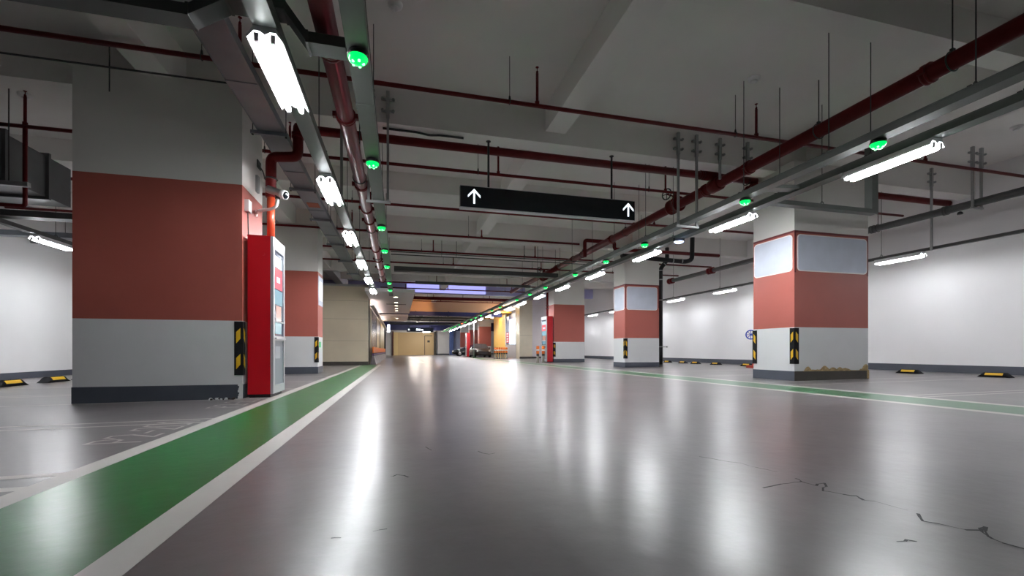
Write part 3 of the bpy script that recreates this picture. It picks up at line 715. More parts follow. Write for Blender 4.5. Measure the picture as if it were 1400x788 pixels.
# ================================================================= RED CABINETS WITH DISPLAY
M_D1 = mat('display_light', (.3, .4, .45), .2, emit=(.45, .62, .70), es=.12)
M_D2 = mat('display_red', (.5, .05, .06), .2, emit=(.75, .10, .12), es=.11)
M_D3 = mat('display_teal', (.1, .2, .25), .2, emit=(.18, .36, .45), es=.11)
M_D4 = mat('display_dark', (.05, .05, .08), .2, emit=(.06, .07, .12), es=.11)
M_D5 = mat('display_skin', (.4, .2, .15), .2, emit=(.45, .25, .22), es=.11)
def cabinet(label, x0, x1, y0, y1, side):
    """red hydrant cabinet with an advertising display on its lane side (side = +1: faces +x)"""
    zf = fz((x0+x1)/2); zt = zf + 2.765
    o = empty('hydrant_cabinet', ((x0+x1)/2, (y0+y1)/2, zf), label, 'cabinet', 'red hydrant cabinets')
    xs = x1 if side > 0 else x0; xo = xs + side * .03
    xa, xb = (x0, xs - .015) if side > 0 else (xs + .015, x1)
    MB().box((x0+.02, y0+.02, zf), (x1-.02, y1-.02, zf+.055)).build('plinth', M_BLK, o)
    b = MB(); b.box((xa, y0, zf+.055), (xb, y1, zt)); b.box((xa-.004, y0-.004, zt-.02), (xb+.004, y1+.004, zt+.004)); b.lathe([(.022, 0), (.022, .012)], ((x0+x1)/2+.06, y0, zf+2.45), (0, -1, 0), 10); b.build('body', M_CAB, o)
    f = MB(); xi = xs - side*.015
    f.box((xi, y0, zf+.06), (xo, y0+.10, zt)); f.box((xi, y1-.07, zf+.06), (xo, y1, zt)); f.box((xi, y0+.10, zt-.20), (xo, y1-.07, zt)); f.box((xi, y0+.10, zf+.06), (xo, y1-.07, zf+.20)); f.box((xi, y0+.10, zf+.98), (xo, y1-.07, zf+1.06))
    f.build('display_frame', M_ALU, o)
    d = MB(); ya, yb = y0+.10, y1-.07; xd = xs + side*.010
    def pn(z0, z1, m, a=ya, c=yb, e=0.0):
        x = xd + side*e; d.quad([(x, a, zf+z0), (x, c, zf+z0), (x, c, zf+z1), (x, a, zf+z1)] if side > 0 else [(x, c, zf+z0), (x, a, zf+z0), (x, a, zf+z1), (x, c, zf+z1)], m)
    pn(1.06, 2.57, 3); pn(2.28, 2.48, 0, ya+.06, yb-.06, .002); pn(1.90, 2.27, 1, ya+.04, yb-.04, .002); pn(2.02, 2.12, 0, ya+.2, yb-.2, .003); pn(1.62, 1.88, 2, ya+.03, yb-.03, .002); pn(1.33, 1.60, 4, ya+.16, yb-.12, .002); pn(1.10, 1.32, 2, ya+.1, yb-.1, .002)
    d.build('display', [M_D1, M_D2, M_D3, M_D4, M_D5], o)
    lp = MB(); lp.box((xs-side*.01, ya, zf+.20), (xs+side*.012, yb, zf+.98)); lp.build('lower_panel', mat('lower_panel_grey', (.30, .34, .40), .4), o)
    lp = MB(); lp.box((xs, ya+.08, zf+.66), (xs+side*.016, yb-.2, zf+.88)); lp.build('notice_sheet', mat('notice_sheet', (.55, .57, .62), .6), o)
    sh = MB(); sh.box((xs, ya, zf+1.0), (xs+side*.06, yb, zf+1.03)); sh.box((xs, ya, zf+1.30), (xs+side*.05, yb, zf+1.325)); sh.build('shelf', M_ALU, o)
    return o
cabinet('tall bright red hydrant cabinet with side display at the big dark red pillar', -2.48, -2.115, 8.35, 9.14, 1)
cabinet('distant red hydrant cabinet behind two orange topped bollards', 8.55, 8.92, 24.9, 25.9, -1)
cabinet('small far red hydrant cabinet beside the parked car with silver wheel', 7.6, 8.0, 50.6, 51.5, -1)
o = empty('fire_riser', (8.75, 25.4, H(2.1)), 'dark red riser pipe above the distant red cabinet', 'pipe')
MB().tube([(8.75, 25.4, H(2.05)), (8.75, 25.4, H(4.1))], .07, 10).build('pipe_run', M_RED, o)
for z in (2.55, 2.75): MB().ring((8.75, 25.4, H(z)), (0, 0, 1), .09, .02, 12, 5).build('pipe_bracket', M_ROD, o)
o = empty('drain_pipe', (6.9, 50, fz(7)), 'thin grey standing pipe in front of the farthest parked cars', 'pipe')
MB().tube([(7.2, 43.2, fz(7)), (7.2, 43.2, H(2.9))], .06, 10).build('pipe_run', M_GALV, o)

# junction box + cctv
o = empty('junction_box', (-2.54, 8.48, H(2.45)), 'small white junction box with cable above the red cabinet', 'junction box')
MB().box((-2.54, 8.38, H(2.38)), (-2.47, 8.54, H(2.58))).build('box', M_WHT, o)
MB().tube([(-2.51, 8.47, H(2.38)), (-2.51, 8.49, H(1.95))], .009, 6).build('cable', M_BLK, o)
o = empty('cctv_camera', (-2.3, 9.0, H(2.6)), 'white bullet security camera on a curved arm above the red cabinet', 'security camera')
MB().lathe([(.06, 0), (.06, .02), (.03, .03)], (-2.54, 9.0, H(2.52)), (1, 0, 0), 14).build('wall_plate', M_WHT, o)
MB().tube(bend([(-2.53, 9.0, H(2.52)), (-2.38, 8.62, H(2.47)), (-2.16, 8.50, H(2.47)), (-2.05, 8.45, H(2.52)), (-2.04, 8.44, H(2.66))], .14, 5), .026, 10).build('arm', M_WHT, o)
MB().lathe([(.04, 0), (.045, .06), (.03, .09)], (-2.04, 8.44, H(2.64)), seg=10).build('swivel_joint', M_ROD, o)
d = Vector((.34, -.19, -.15)).normalized(); c0 = Vector((-2.22, 8.53, H(2.83)))
MB().lathe([(.052, 0), (.066, .01), (.066, .30), (.070, .32)], c0, d, 16).build('housing', M_GALV, o)
MB().lathe([(.070, 0), (.078, .01), (.078, .08), (.06, .09)], c0 + d*.32, d, 16).build('front_ring', M_WHT, o)
MB().lathe([(.064, 0), (.04, .014), (.005, .02)], c0 + d*.408, d, 14).build('lens', M_SIGN, o)
b = MB(); b.box((-2.56, 8.98, H(2.92)), (-2.50, 9.10, H(3.22))); tag(b.build('conduit_box', M_GALV), 'grey conduit box on the big dark red pillar above the security camera', 'conduit box')

# smoke detectors
for x, y, lb in ((-.05, 6.7, 'beside the green lamp tray'), (6.43, 6.85, 'above the first right angle of pipes near the dark red main'), (13.6, 6.85, 'above the wheel stop bays'), (-7.2, 10.9, 'over the bays by the air duct')):
    o = empty('smoke_detector', (x, y, SLAB - .09), 'white ceiling smoke detector ' + ('near the long dark red main' if 'first right' in lb else lb), 'smoke detector', 'smoke detectors')
    MB().lathe([(.03, -.085), (.055, -.08), (.06, -.06)], (x, y, SLAB), seg=14).build('sensor_chamber', M_WHT, o)
    MB().lathe([(.06, -.06), (.10, -.04), (.11, -.012), (.11, 0)], (x, y, SLAB), seg=18).build('base_ring', M_WHT, o)

# ================================================================= CORNER GUARDS, PANELS
def guard(label, x, y, z0, z1, sx, sy_):
    """rubber L guard on the corner (x,y); legs run sx along x and sy_ along y; t proud of the faces"""
    L, t = .115, .016; o = empty('corner_guard', (x, y, z0), label, 'corner guard', 'corner guards')
    b = MB(); ox, oy = x - sx*t, y - sy_*t
    b.prism([(ox, oy), (x + sx*L, oy), (x + sx*L, y), (x, y), (x, y + sy_*L), (ox, y + sy_*L)] if sx*sy_ > 0 else [(ox, oy), (ox, y + sy_*L), (x, y + sy_*L), (x, y), (x + sx*L, y), (x + sx*L, oy)], 'z', z0, z1)
    b.build('rubber_body', M_RUB, o)
    e = .002; hh = z1 - z0
    for f0 in (.10, .58):
        za = z0 + hh*f0; s = MB()
        q = [(.018, 0), (.018, .20), (.098, .30), (.098, .09)] if True else None
        q = [(.020, .09), (.020, .27), (.085, .20), (.085, .01)]
        pts = [(x + sx*u, oy - sy_*e, za + v) for u, v in q]; s.quad(pts if sx*sy_ > 0 else pts[::-1])
        pts = [(ox - sx*e, y + sy_*u, za + v) for u, v in q]; s.quad(pts)
        s.build('reflective_patch', M_YEL, o)
guard('black and yellow corner guard on the big dark red pillar', -2.54, 8.28, H(-.41), H(.49), -1, 1)
guard('black and yellow corner guard on the pillar partly behind the red cabinet', -2.75, 16.7, H(-.41), H(.48), -1, 1)
guard('black and yellow corner guard on the front edge of the crumbling pillar', 8.90, 8.28, H(-.31), H(.53), 1, 1)
guard('black and yellow corner guard on the rear edge of the crumbling pillar', 8.90, 9.5, H(-.33), H(.52), 1, -1)
guard('black and yellow corner guard on the second panelled pillar', 9.18, 16.7, H(-.33), H(.52), 1, 1)
guard('black and yellow corner guard beside the distant red cabinet', 9.02, 25.0, H(-.36), H(.49), 1, 1)

def rrect(u0, u1, v0, v1, r, n=4):
    out = []
    for cu, cv, a0 in ((u1-r, v0+r, -PI/2), (u1-r, v1-r, 0), (u0+r, v1-r, PI/2), (u0+r, v0+r, PI)):
        for i in range(n+1):
            a = a0 + i*PI/2/n; out.append((cu + r*math.cos(a), cv + r*math.sin(a)))
    return out
def panel(label, axis, pos, u0, u1, v0, v1, mm=M_PANEL):
    c = {'y': ((u0+u1)/2, pos, v0), 'x': (pos, (u0+u1)/2, v0)}[axis]
    o = empty('blank_sign_panel', c, label, 'panel', 'blank pillar panels')
    b = MB(); b.prism(rrect(u0, u1, v0, v1, .09), axis, pos, pos - (.010 if axis == 'y' else .010) if True else 0); b.build('border', M_PANELB, o)
    b = MB(); b.prism(rrect(u0+.022, u1-.022, v0+.022, v1-.022, .08), axis, pos - .0095, pos - .013); b.build('panel_face', mm, o)
panel('wide blank grey white panel on the front of the crumbling pillar', 'y', 8.28, 8.975, 11.08, H(1.86), H(2.72))
panel('blank pale panel on the lane side of the crumbling pillar', 'x', 8.90, 8.33, 9.47, H(1.86), H(2.72))
panel('blank pale panel on the front of the pillar by the drain pipe', 'y', 16.7, 9.25, 10.70, H(1.72), H(2.70))
panel('narrow blank pale panel on the lane side of the pillar by the drain pipe', 'x', 9.18, 16.75, 17.65, H(1.72), H(2.70))
o = empty('notice_board', (-2.74, 17.2, H(1.7)), 'pale notice board on the side of the pillar partly behind the red cabinet', 'notice board')
MB().box((-2.75, 16.78, H(1.62)), (-2.735, 17.66, H(2.66))).build('board', M_PANEL, o)
MB().box((-2.735, 16.9, H(1.8)), (-2.73, 17.55, H(2.5))).build('sheet', M_WHT, o)
tag(MB().box((-2.75, 16.95, H(.12)), (-2.742, 17.3, H(.32))).build('green_sticker', mat('green_sticker', (.05, .55, .2), .5)), 'small green sticker beside the corner guard on the second cabinet side pillar', 'sticker')

# wall scars on the wheel stop wall
for (y, z, s) in ((6.65, .28, .04), (6.8, 1.75, .04), (6.72, 2.9, .03), (7.7, .06, .025), (15.6, .05, .03)):
    m_ = MB(); m_.lathe([(s, 0), (s*.8, .006), (s*.2, .01)], (XR, y, H(z)), (-1, 0, 0), 7)
    tag(m_.build('wall_scar', M_SKD), 'small dark chip in the white wheel stop wall', 'wall chip', 'wall chips')

# ================================================================= WHEEL STOPS
def wheel_stop0():
    t = empty('wheel_stop', (0, 0, 0), '', 'wheel stop', 'rubber wheel stops')
    b = MB(); L, W, Hh = .62, .20, .115
    prof = []
    for i in range(9):
        a = PI * i / 8; prof.append((W/2*math.cos(a), Hh*math.sin(a)**.75 if 0 < i < 8 else 0))
    n = len(prof); secs = [(-L/2, 1.0, .02), (-L/2+.09, .9, 1.0), (L/2-.09, .9, 1.0), (L/2, 1.0, .02)]
    base = len(b.v)
    for y, kx, kz in secs: b.v += [(x*kx, y, .004 + z*kz) for x, z in prof]
    for s in range(3):
        for i in range(n-1): b.face((base+s*n+i, base+s*n+i+1, base+(s+1)*n+i+1, base+(s+1)*n+i), 0, True)
        b.face((base+s*n+n-1, base+s*n, base+(s+1)*n, base+(s+1)*n+n-1))
    b.face([base+i for i in range(n)]); b.face([base+3*n+i for i in range(n)][::-1])
    b.build('rubber_body', M_RUB, t)
    for s in (-1, 1):
        y = MB(); y.prism([(s*.088, .05), (s*.092, .055), (s*.055, .108), (s*.050, .104)], 'y', -.17, .17); y.build('reflective_patch', M_YEL, t)
    return t
ws0 = wheel_stop0(); wu = [0]
def wstop(x, y, label, k=1.0):
    loc = (x, y, fz(x))
    if not wu[0]: wu[0] = 1; ws0.location = loc; ws0['label'] = label; o = ws0
    else: o = dup(ws0, loc, label)
    o.scale = (k, k if k > 1 else 1, k)
wstop(14.3, 7.58, 'black and yellow wheel stop farthest from the crumbling pillar, towards the viewer')
wstop(14.3, 9.48, 'black and yellow wheel stop next past the crumbling pillar')
wstop(14.3, 15.60, 'black and yellow wheel stop beside the blue handwheel standpipe')
wstop(14.3, 17.5, 'second wheel stop from the blue handwheel standpipe')
wstop(14.3, 18.95, 'third wheel stop from the blue handwheel standpipe')
wstop(14.3, 19.95, 'second wheel stop from the black drain pipe')
wstop(14.3, 21.3, 'wheel stop closest to the black drain pipe')
wstop(-9.1, 13.3, 'black and yellow wheel stop cut off at the frame edge by the cabinet side wall', 1.35)
wstop(-9.1, 14.75, 'round ended wheel stop in front of the cabinet side wall, middle of three', 1.35)
wstop(-9.1, 16.0, 'wheel stop half hidden by the big dark red pillar', 1.35)

# ================================================================= AIR DUCT (cabinet side bays)
o = empty('air_duct', (-7.7, Y0, H(3.2)), 'big grey sheet metal air duct over the cabinet side bays', 'air duct')
M_DUCT = mat('duct_sheet', (.13, .135, .14), .4, metal=.3, noise=.12, nscale=3)
MB().box((-8.4, Y0, H(3.2)), (-7.1, 12.0, H(4.05))).build('duct_run', M_DUCT, o)
for y in (9.0, 10.25, 11.3):
    b = MB(); b.box((-8.46, y-.03, H(3.14)), (-7.04, y+.03, H(4.11))); b.build('flange', M_DUCT, o)
b = MB(); b.box((-8.9, 10.05, H(3.02)), (-6.6, 10.13, H(3.10))); b.build('support_bar', M_GALV, o)
for x in (-8.6, -6.9):
    r = MB(); rod(r, x, 10.09, H(3.1), SLAB, .01); r.build('hanger_rod', M_ROD, o)
for i, (y, z, r_) in enumerate(((17.5, 3.5, .06), (19.0, 3.7, .08), (20.2, 3.3, .05))):
    o = empty('service_pipe', (-8, y, H(z)), '%s grey service pipe crossing the cabinet side bays beyond the air duct' % ORD[i], 'pipe', 'service pipes')
    MB().tube([(-11.4, y, H(z)), (-5.2, y, H(z))], r_, 10).build('pipe_run', M_GALV, o)
    for x in (-10.5, -7.6): r = MB(); rod(r, x, y, H(z), SLAB, .008); r.build('hanger_rod', M_ROD, o)

# ================================================================= FAR CABINET SIDE: clad wall, shop front, soffit
S('wall_clad', MB().box((XL, 25.72, -0.3), (-1.64, 26.2, H(3.55))), M_CLAD, 'glossy beige clad wall behind the second cabinet side pillar', 'wall')
S('trim_1', MB().box((XL, 25.705, -.3), (-1.63, 25.72, fz(-2)+.2)), M_SKD, 'dark skirting of the beige clad wall', 'skirting')
S('trim_2', MB().box((XL, 25.70, H(3.55)), (-1.62, 26.2, H(3.66))), M_GALV, 'grey edge strip along the top of the beige clad wall', 'trim')
jt = MB()
for z in (.55, 1.75, 2.75): jt.box((-6, 25.716, H(z)-.004), (-1.64, 25.72, H(z)+.004))
S('trim_3', jt, M_SKD, 'thin joints in the beige clad wall', 'trim')
M_BRCL = mat('brown_cladding', (.16, .11, .12), .25)
M_OLV = mat('olive_gold_column', (.42, .30, .08), .4)
o = empty('shop_front', (-1.7, 40, fz(-2)), 'glazed shop front behind the orange barriers', 'shop front')
for y0, y1, m, nm in ((27.4, 29.0, M_CLAD, 'clad_column'), (29.3, 34.3, M_BRCL, 'clad_column'), (35.0, 40.5, M_CLAD, 'clad_column'), (42.0, 52.9, M_OLV, 'clad_column')):
    MB().box((-2.3, y0, -.05), (-1.62, y1, H(2.95))).build(nm, m, o)
MB().box((-1.9, 26.24, -.05), (-1.86, 58.8, H(2.95))).build('glass', M_GLS, o)
for y in (26.26, 29.05, 34.5, 41.2, 53.2, 58.6):
    MB().box((-1.92, y, -.05), (-1.60, y+.12, H(2.95))).build('mullion', M_BLK, o)
def make_barrier():
    t = empty('crowd_barrier', (0, 0, 0), '', 'barrier', 'orange barriers along the shop front')
    MB().box((-.04, -.72, .66), (.04, .72, 1.0)).build('orange_panel', M_ORG, t)
    b = MB(); b.box((-.05, -.74, .54), (.05, .74, .62)); b.build('purple_rail', M_PUR, t)
    b = MB(); b.prism([(-.16, 0), (.16, 0), (.05, .5), (-.05, .5)], 'y', -.70, .70); b.build('weighted_base', mat('barrier_grey', (.20, .18, .19), .5), t)
    for y in (-.6, .6): MB().box((-.03, y-.03, .5), (.03, y+.03, .68)).build('post', M_BLK, t)
    return t
bar0 = make_barrier()
for i in range(14):
    loc = (-1.42, 27.2 + i*1.62, fz(-1.2)); lb = '%s orange barrier along the shop front, counting from the beige clad wall' % ORD[i]
    if i == 0: bar0.location = loc; bar0['label'] = lb
    else: dup(bar0, loc, lb)
# suspended soffit with downlights
o = empty('added_cove_light', (-1.5, 41, H(2.58)), 'added cove light ledge brightening the white soffit along the shop front', 'cove light')  # hidden LED strip added to brighten the soffit; the ledge screens it
b = MB(); b.box((-1.60, 26.4, H(2.58)), (-1.38, 57.5, H(2.61))); b.box((-1.40, 26.4, H(2.61)), (-1.38, 57.5, H(2.69))); b.build('ledge', M_SOFF, o)
MB().box((-1.56, 26.6, H(2.63)), (-1.52, 57.3, H(2.65))).build('led_strip', mat('lit_cove_fill', (1, .9, .85), .4, emit=(1.0, .86, .80), es=2.2), o)
S('ceiling_soffit', MB().box((-1.62, 22.9, H(2.95)), (.80, 35.8, H(3.12))), M_SOFF, 'white suspended soffit with a line of downlights', 'ceiling')
S('ceiling_soffit', MB().box((-1.62, 38.9, H(2.95)), (.80, 45.0, H(3.12))), M_SOFF, 'farther white suspended soffit strip', 'ceiling')
def make_down():
    t = empty('downlight', (0, 0, 0), '', 'downlight', 'downlights in the soffit')
    MB().lathe([(.10, -.012), (.16, -.008), (.16, .002)], (0, 0, 0), seg=16).build('trim_ring', M_WHT, t)
    MB().lathe([(.098, -.014), (.098, -.010)], (0, 0, 0), seg=14).build('lens', M_DOWN, t)
    return t
dn0 = make_down()
for i, y in enumerate([25.0, 27.9, 29.8, 31.8, 33.6, 41.5]):
    loc = (-.15, y, H(2.95)); lb = '%s round downlight along the white soffit' % ORD[i]
    if i == 0: dn0.location = loc; dn0['label'] = lb
    else: dup(dn0, loc, lb)
o = empty('slot_diffuser', (-.2, 28.9, H(2.94)), 'dark linear air slot in the white soffit', 'air diffuser')
b = MB(); b.box((-.75, 28.7, H(2.935)), (.45, 29.0, H(2.952))); b.build('slot', M_BLK, o)
b = MB(); b.box((-.78, 28.66, H(2.94)), (.48, 28.70, H(2.951))); b.box((-.78, 29.0, H(2.94)), (.48, 29.04, H(2.951))); b.build('frame', M_SOFF, o)

# ================================================================= FAR END
def px(xp, Y):      # x of a point at depth Y seen in frame column xp
    u = (xp - CX) / FPX; return (CS*u + SN) / (CS - SN*u) * Y
yw = 75.7
S('wall_tan', MB().box((px(538, yw), yw, -.1), (px(593, yw), yw+.3, H(3.05))), M_TAN, 'tan panelled wall at the far end of the lane', 'wall')
S('trim_4', MB().box((px(538, yw), yw-.4, -.1), (px(544, yw), yw, H(3.05))), mat('tan_light', (.82, .62, .30), .5), 'lighter tan pier at the far end', 'trim')
S('trim_5', MB().box((px(593, yw), yw-.5, -.1), (px(596, yw), yw, H(3.2))), M_SKD, 'dark pier beside the far tan wall', 'trim')
S('trim_6', MB().box((px(536.5, yw), yw-.2, -.1), (px(538, yw), yw, H(3.2))), M_PRD, 'dark red jamb beside the far tan wall', 'trim')
S('trim_7', MB().box((px(593, yw), yw-.06, -.1), (px(616, yw), yw+.2, fz(5)+.25)), M_SK, 'grey skirting at the far end', 'skirting')
b = MB(); x0, x1 = px(581, yw), px(590, yw)
o = S('door_1', b.box((x0, yw-.05, fz(4)), (x1, yw, H(2.45))), M_TAN, 'plain tan door in the far tan wall', 'door')
f = MB(); f.box((x0-.1, yw-.07, fz(4)), (x0, yw, H(2.5))); f.box((x0-.1, yw-.07, H(2.45)), (x1+.1, yw, H(2.55))); f.build('door_frame', M_SKD, o)
MB().box(((x0+x1)/2-.15, yw-.07, H(1.4)), ((x0+x1)/2+.25, yw-.05, H(1.75))).build('door_plate', M_SKD, o)
S('wall_bulk', MB().box((XL, 72.0, H(3.25)), (XR, 72.3, SLAB)), M_NAVY, 'dark bulkhead above the far end', 'wall')
M_BLP = mat('blue_pier', (.10, .16, .42), .5); M_BLW = mat('pale_blue_wall', (.45, .50, .72), .6)
S('trim_8', MB().box((px(615, 74), 74, -.1), (px(620, 74), 75, H(3.3))), M_BLP, 'blue pier at the far end behind the parked car', 'trim')
S('trim_9', MB().box((px(620, 74.5), 74.5, -.1), (px(640, 74.5), 75.5, H(3.8))), M_BLW, 'pale blue wall at the far end behind the parked car', 'trim')
# far sign
o = empty('direction_sign', (px(573, 60), 60, H(2.6)), 'small distant dark blue sign before the tan wall', 'sign')
x0, x1 = px(556, 60), px(592.5, 60)
MB().box((x0, 60, H(2.52)), (x1, 60.15, H(3.08))).build('sign_panel', mat('sign_blue', (.008, .02, .06), .3), o)
b = MB()
for a, c, z0, z1 in ((558, 560, 2.7, 2.9), (569, 571.5, 2.68, 2.95), (572, 575, 2.68, 2.92), (575.6, 578.6, 2.7, 2.86)):
    b.box((px(a, 60), 59.985, H(z0)), (px(c, 60), 60, H(z1)))
b.build('lit_marks', M_ARW, o)
for a in (560, 588): r = MB(); rod(r, px(a, 60), 60.07, H(3.08), SLAB, .03); r.build('hanger_rod', M_ROD, o)
o = empty('pendant_sign', (px(531, 56), 56, H(2.4)), 'small bright hanging sign before the far end beside the shop front', 'sign')
MB().box((px(529.5, 56), 56, H(2.25)), (px(533, 56), 56.1, H(3.2))).build('lit_panel', M_SCRW, o)
r = MB(); rod(r, px(531, 56), 56.05, H(3.2), SLAB, .02); r.build('hanger_rod', M_ROD, o)
# far strip lights on the cabinet side, under the dark ceiling
for i, (a, c, Y, z) in enumerate(((560, 574, 66, 2.95), (578, 588, 70, 2.95))):
    o = empty('strip_light', (px(a, Y), Y, H(z)), '%s white strip light over the far tan wall' % ('first' if i == 0 else 'second'), 'strip light', 'far strip lights')
    MB().box((px(a, Y), Y, H(z)+.03), (px(c, Y), Y+.16, H(z)+.12)).build('housing', M_HOUS, o)
    MB().tube([(px(a, Y)+.05, Y+.08, H(z)), (px(c, Y)-.05, Y+.08, H(z))], .06, 8).build('tube', mat('lit_far_tube', (1,1,1), .4, emit=(1, .93, .82), es=50), o)

# lit lavender panel on the beam before the brown bulkhead
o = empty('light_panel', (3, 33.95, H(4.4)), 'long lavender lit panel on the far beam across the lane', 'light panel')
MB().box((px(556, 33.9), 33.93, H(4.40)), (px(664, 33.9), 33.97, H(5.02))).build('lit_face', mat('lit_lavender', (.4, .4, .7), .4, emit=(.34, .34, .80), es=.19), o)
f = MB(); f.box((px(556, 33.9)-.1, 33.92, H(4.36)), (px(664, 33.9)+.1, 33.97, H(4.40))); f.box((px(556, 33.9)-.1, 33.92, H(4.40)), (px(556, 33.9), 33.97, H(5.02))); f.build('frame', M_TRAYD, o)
# navy duct
o = empty('air_duct', (3, 41.5, H(3.3)), 'navy blue duct crossing the lane under the brown bulkhead', 'air duct')
MB().box((-1.6, 41.2, H(3.25)), (9.6, 42.0, H(3.6))).build('duct_run', M_NAVY, o)
for x in (1.5, 4.5, 7.5): MB().box((x-.03, 41.15, H(3.2)), (x+.03, 42.05, H(3.65))).build('flange', M_NAVY, o)
for i, (y, z, r_) in enumerate(((35.3, 4.15, .13), (46, 3.9, .1), (49, 3.6, .12), (54, 3.7, .1), (58, 3.5, .12), (63, 3.7, .1))):
    o = empty('service_pipe', (3, y, H(z)), '%s dark service pipe crossing the far lane beyond the lavender lit beam' % ORD[i], 'pipe', 'far service pipes')
    MB().tube([(-1.2, y, H(z)), (9.0, y, H(z))], r_, 10).build('pipe_run', M_RED if i == 0 else M_TRAYD, o)
    for x in (1.2, 5.0): r = MB(); rod(r, x, y, H(z), SLAB, .02); r.build('hanger_rod', M_ROD, o)
o = empty('cable_tray', (2.0, 44, H(3.2)), 'grey cable tray running along the middle of the far lane', 'cable tray', 'cable trays')
MB().box((2.4, 43, H(4.05)), (2.75, 70, H(4.15))).build('tray_body', M_TRAYD, o)
for y in (45, 52, 60): r = MB(); rod(r, 2.57, y, H(4.1), SLAB, .02); r.build('hanger_rod', M_GALV, o)

# ================================================================= LOBBY BLOCK (panelled pillar side)
BX = 10.2
S('wall_lobby', MB().box((11.35, 37.05, -.1), (XR, 49, SLAB)), mat('pinkish_wall', (.74, .68, .70), .6), 'pinkish white lobby wall behind the distant red cabinet', 'wall')
o = S('pillar', MB().box((BX, 37.0, -.1), (11.35, 38.2, H(4.43))), M_MARB, 'cream marble clad pillar at the lobby corner', 'pillar')
MB().box((BX-.004, 36.99, H(1.35)), (11.36, 37.0, H(1.362))).build('panel_joint', M_SKD, o)
MB().box((BX-.01, 36.985, -.1), (XR, 37.0, fz(11)+.17)).build('skirting', M_SKD, o)
S('wall_yellow', MB().box((BX+.02, 42.4, -.1), (BX+.6, 47.9, H(4.0))), M_YWALL, 'bright yellow lobby wall behind the orange bollards', 'wall')
S('ceiling_yellow', MB().box((8.7, 41.0, H(3.62)), (BX+.6, 50.0, H(3.75))), M_YWALL, 'yellow canopy above the lobby entrance', 'ceiling')
S('wall_shaft', MB().box((BX+.3, 38.2, -.1), (BX+.6, 42.4, SLAB)), mat('grey_pier', (.30, .29, .31), .6), 'grey pier behind the lit display board', 'wall')
o = empty('display_board', (BX+.15, 39.8, fz(10)), 'bright white lit display board with a red poster at the lobby corner', 'display board')
MB().box((BX, 38.3, fz(10)), (BX+.28, 42.2, H(.55))).build('base_cabinet', mat('board_grey', (.42, .39, .40), .5), o)
f = MB()
for y in (38.25, 42.15): f.box((BX-.02, y, H(.55)), (BX+.12, y+.12, H(3.9)))
f.box((BX-.02, 38.25, H(3.75)), (BX+.12, 42.27, H(3.9))); f.build('frame', M_WHT, o)
MB().box((BX+.03, 38.55, H(.62)), (BX+.10, 40.75, H(2.95))).build('lit_screen', M_SCRW, o)
MB().box((BX+.03, 40.8, H(.62)), (BX+.10, 42.1, H(3.3))).build('poster', [mat('poster_blue', (.08, .10, .22), .4)], o)
p = MB(); p.box((BX+.015, 40.95, H(.75)), (BX+.03, 42.0, H(1.75)), 0)
for z in (.85, 1.1, 1.35, 1.58): p.box((BX+.008, 41.15, H(z)), (BX+.015, 41.8, H(z)+.10), 1)
p.build('red_notice', [mat('poster_red', (.55, .03, .04), .4), M_WHT], o)

def make_bollard():
    t = empty('bollard', (0, 0, 0), '', 'bollard', 'orange topped bollards')
    MB().lathe([(.10, .004), (.10, .03), (.075, .05), (.075, .42)], (0, 0, 0), seg=14).build('grey_post', mat('bollard_grey', (.20, .18, .14), .5), t)
    MB().lathe([(.085, .42), (.085, .52)], (0, 0, 0), seg=14).build('black_band', M_BLK, t)
    MB().lathe([(.085, .52), (.09, .56), (.09, .97), (.05, 1.0)], (0, 0, 0), seg=14).build('orange_sleeve', M_ORG, t)
    MB().lathe([(.0915, .70), (.0915, .80)], (0, 0, 0), seg=14).build('reflective_band', M_PANELB, t)
    return t
bo0 = make_bollard(); first = True
for i in range(6):
    X = 7.95 + i*.205; loc = (X, 36.8, fz(X)); lb = '%s orange bollard of the row before the yellow wall, counting from the black car' % ORD[i]
    if i == 0: bo0.location = loc; bo0['label'] = lb
    else: dup(bo0, loc, lb)
dup(bo0, (7.93, 24.75, fz(8)), 'outer of the two orange topped bollards beside the distant red cabinet')
dup(bo0, (8.27, 24.75, fz(8)), 'orange topped bollard touching the distant red cabinet')

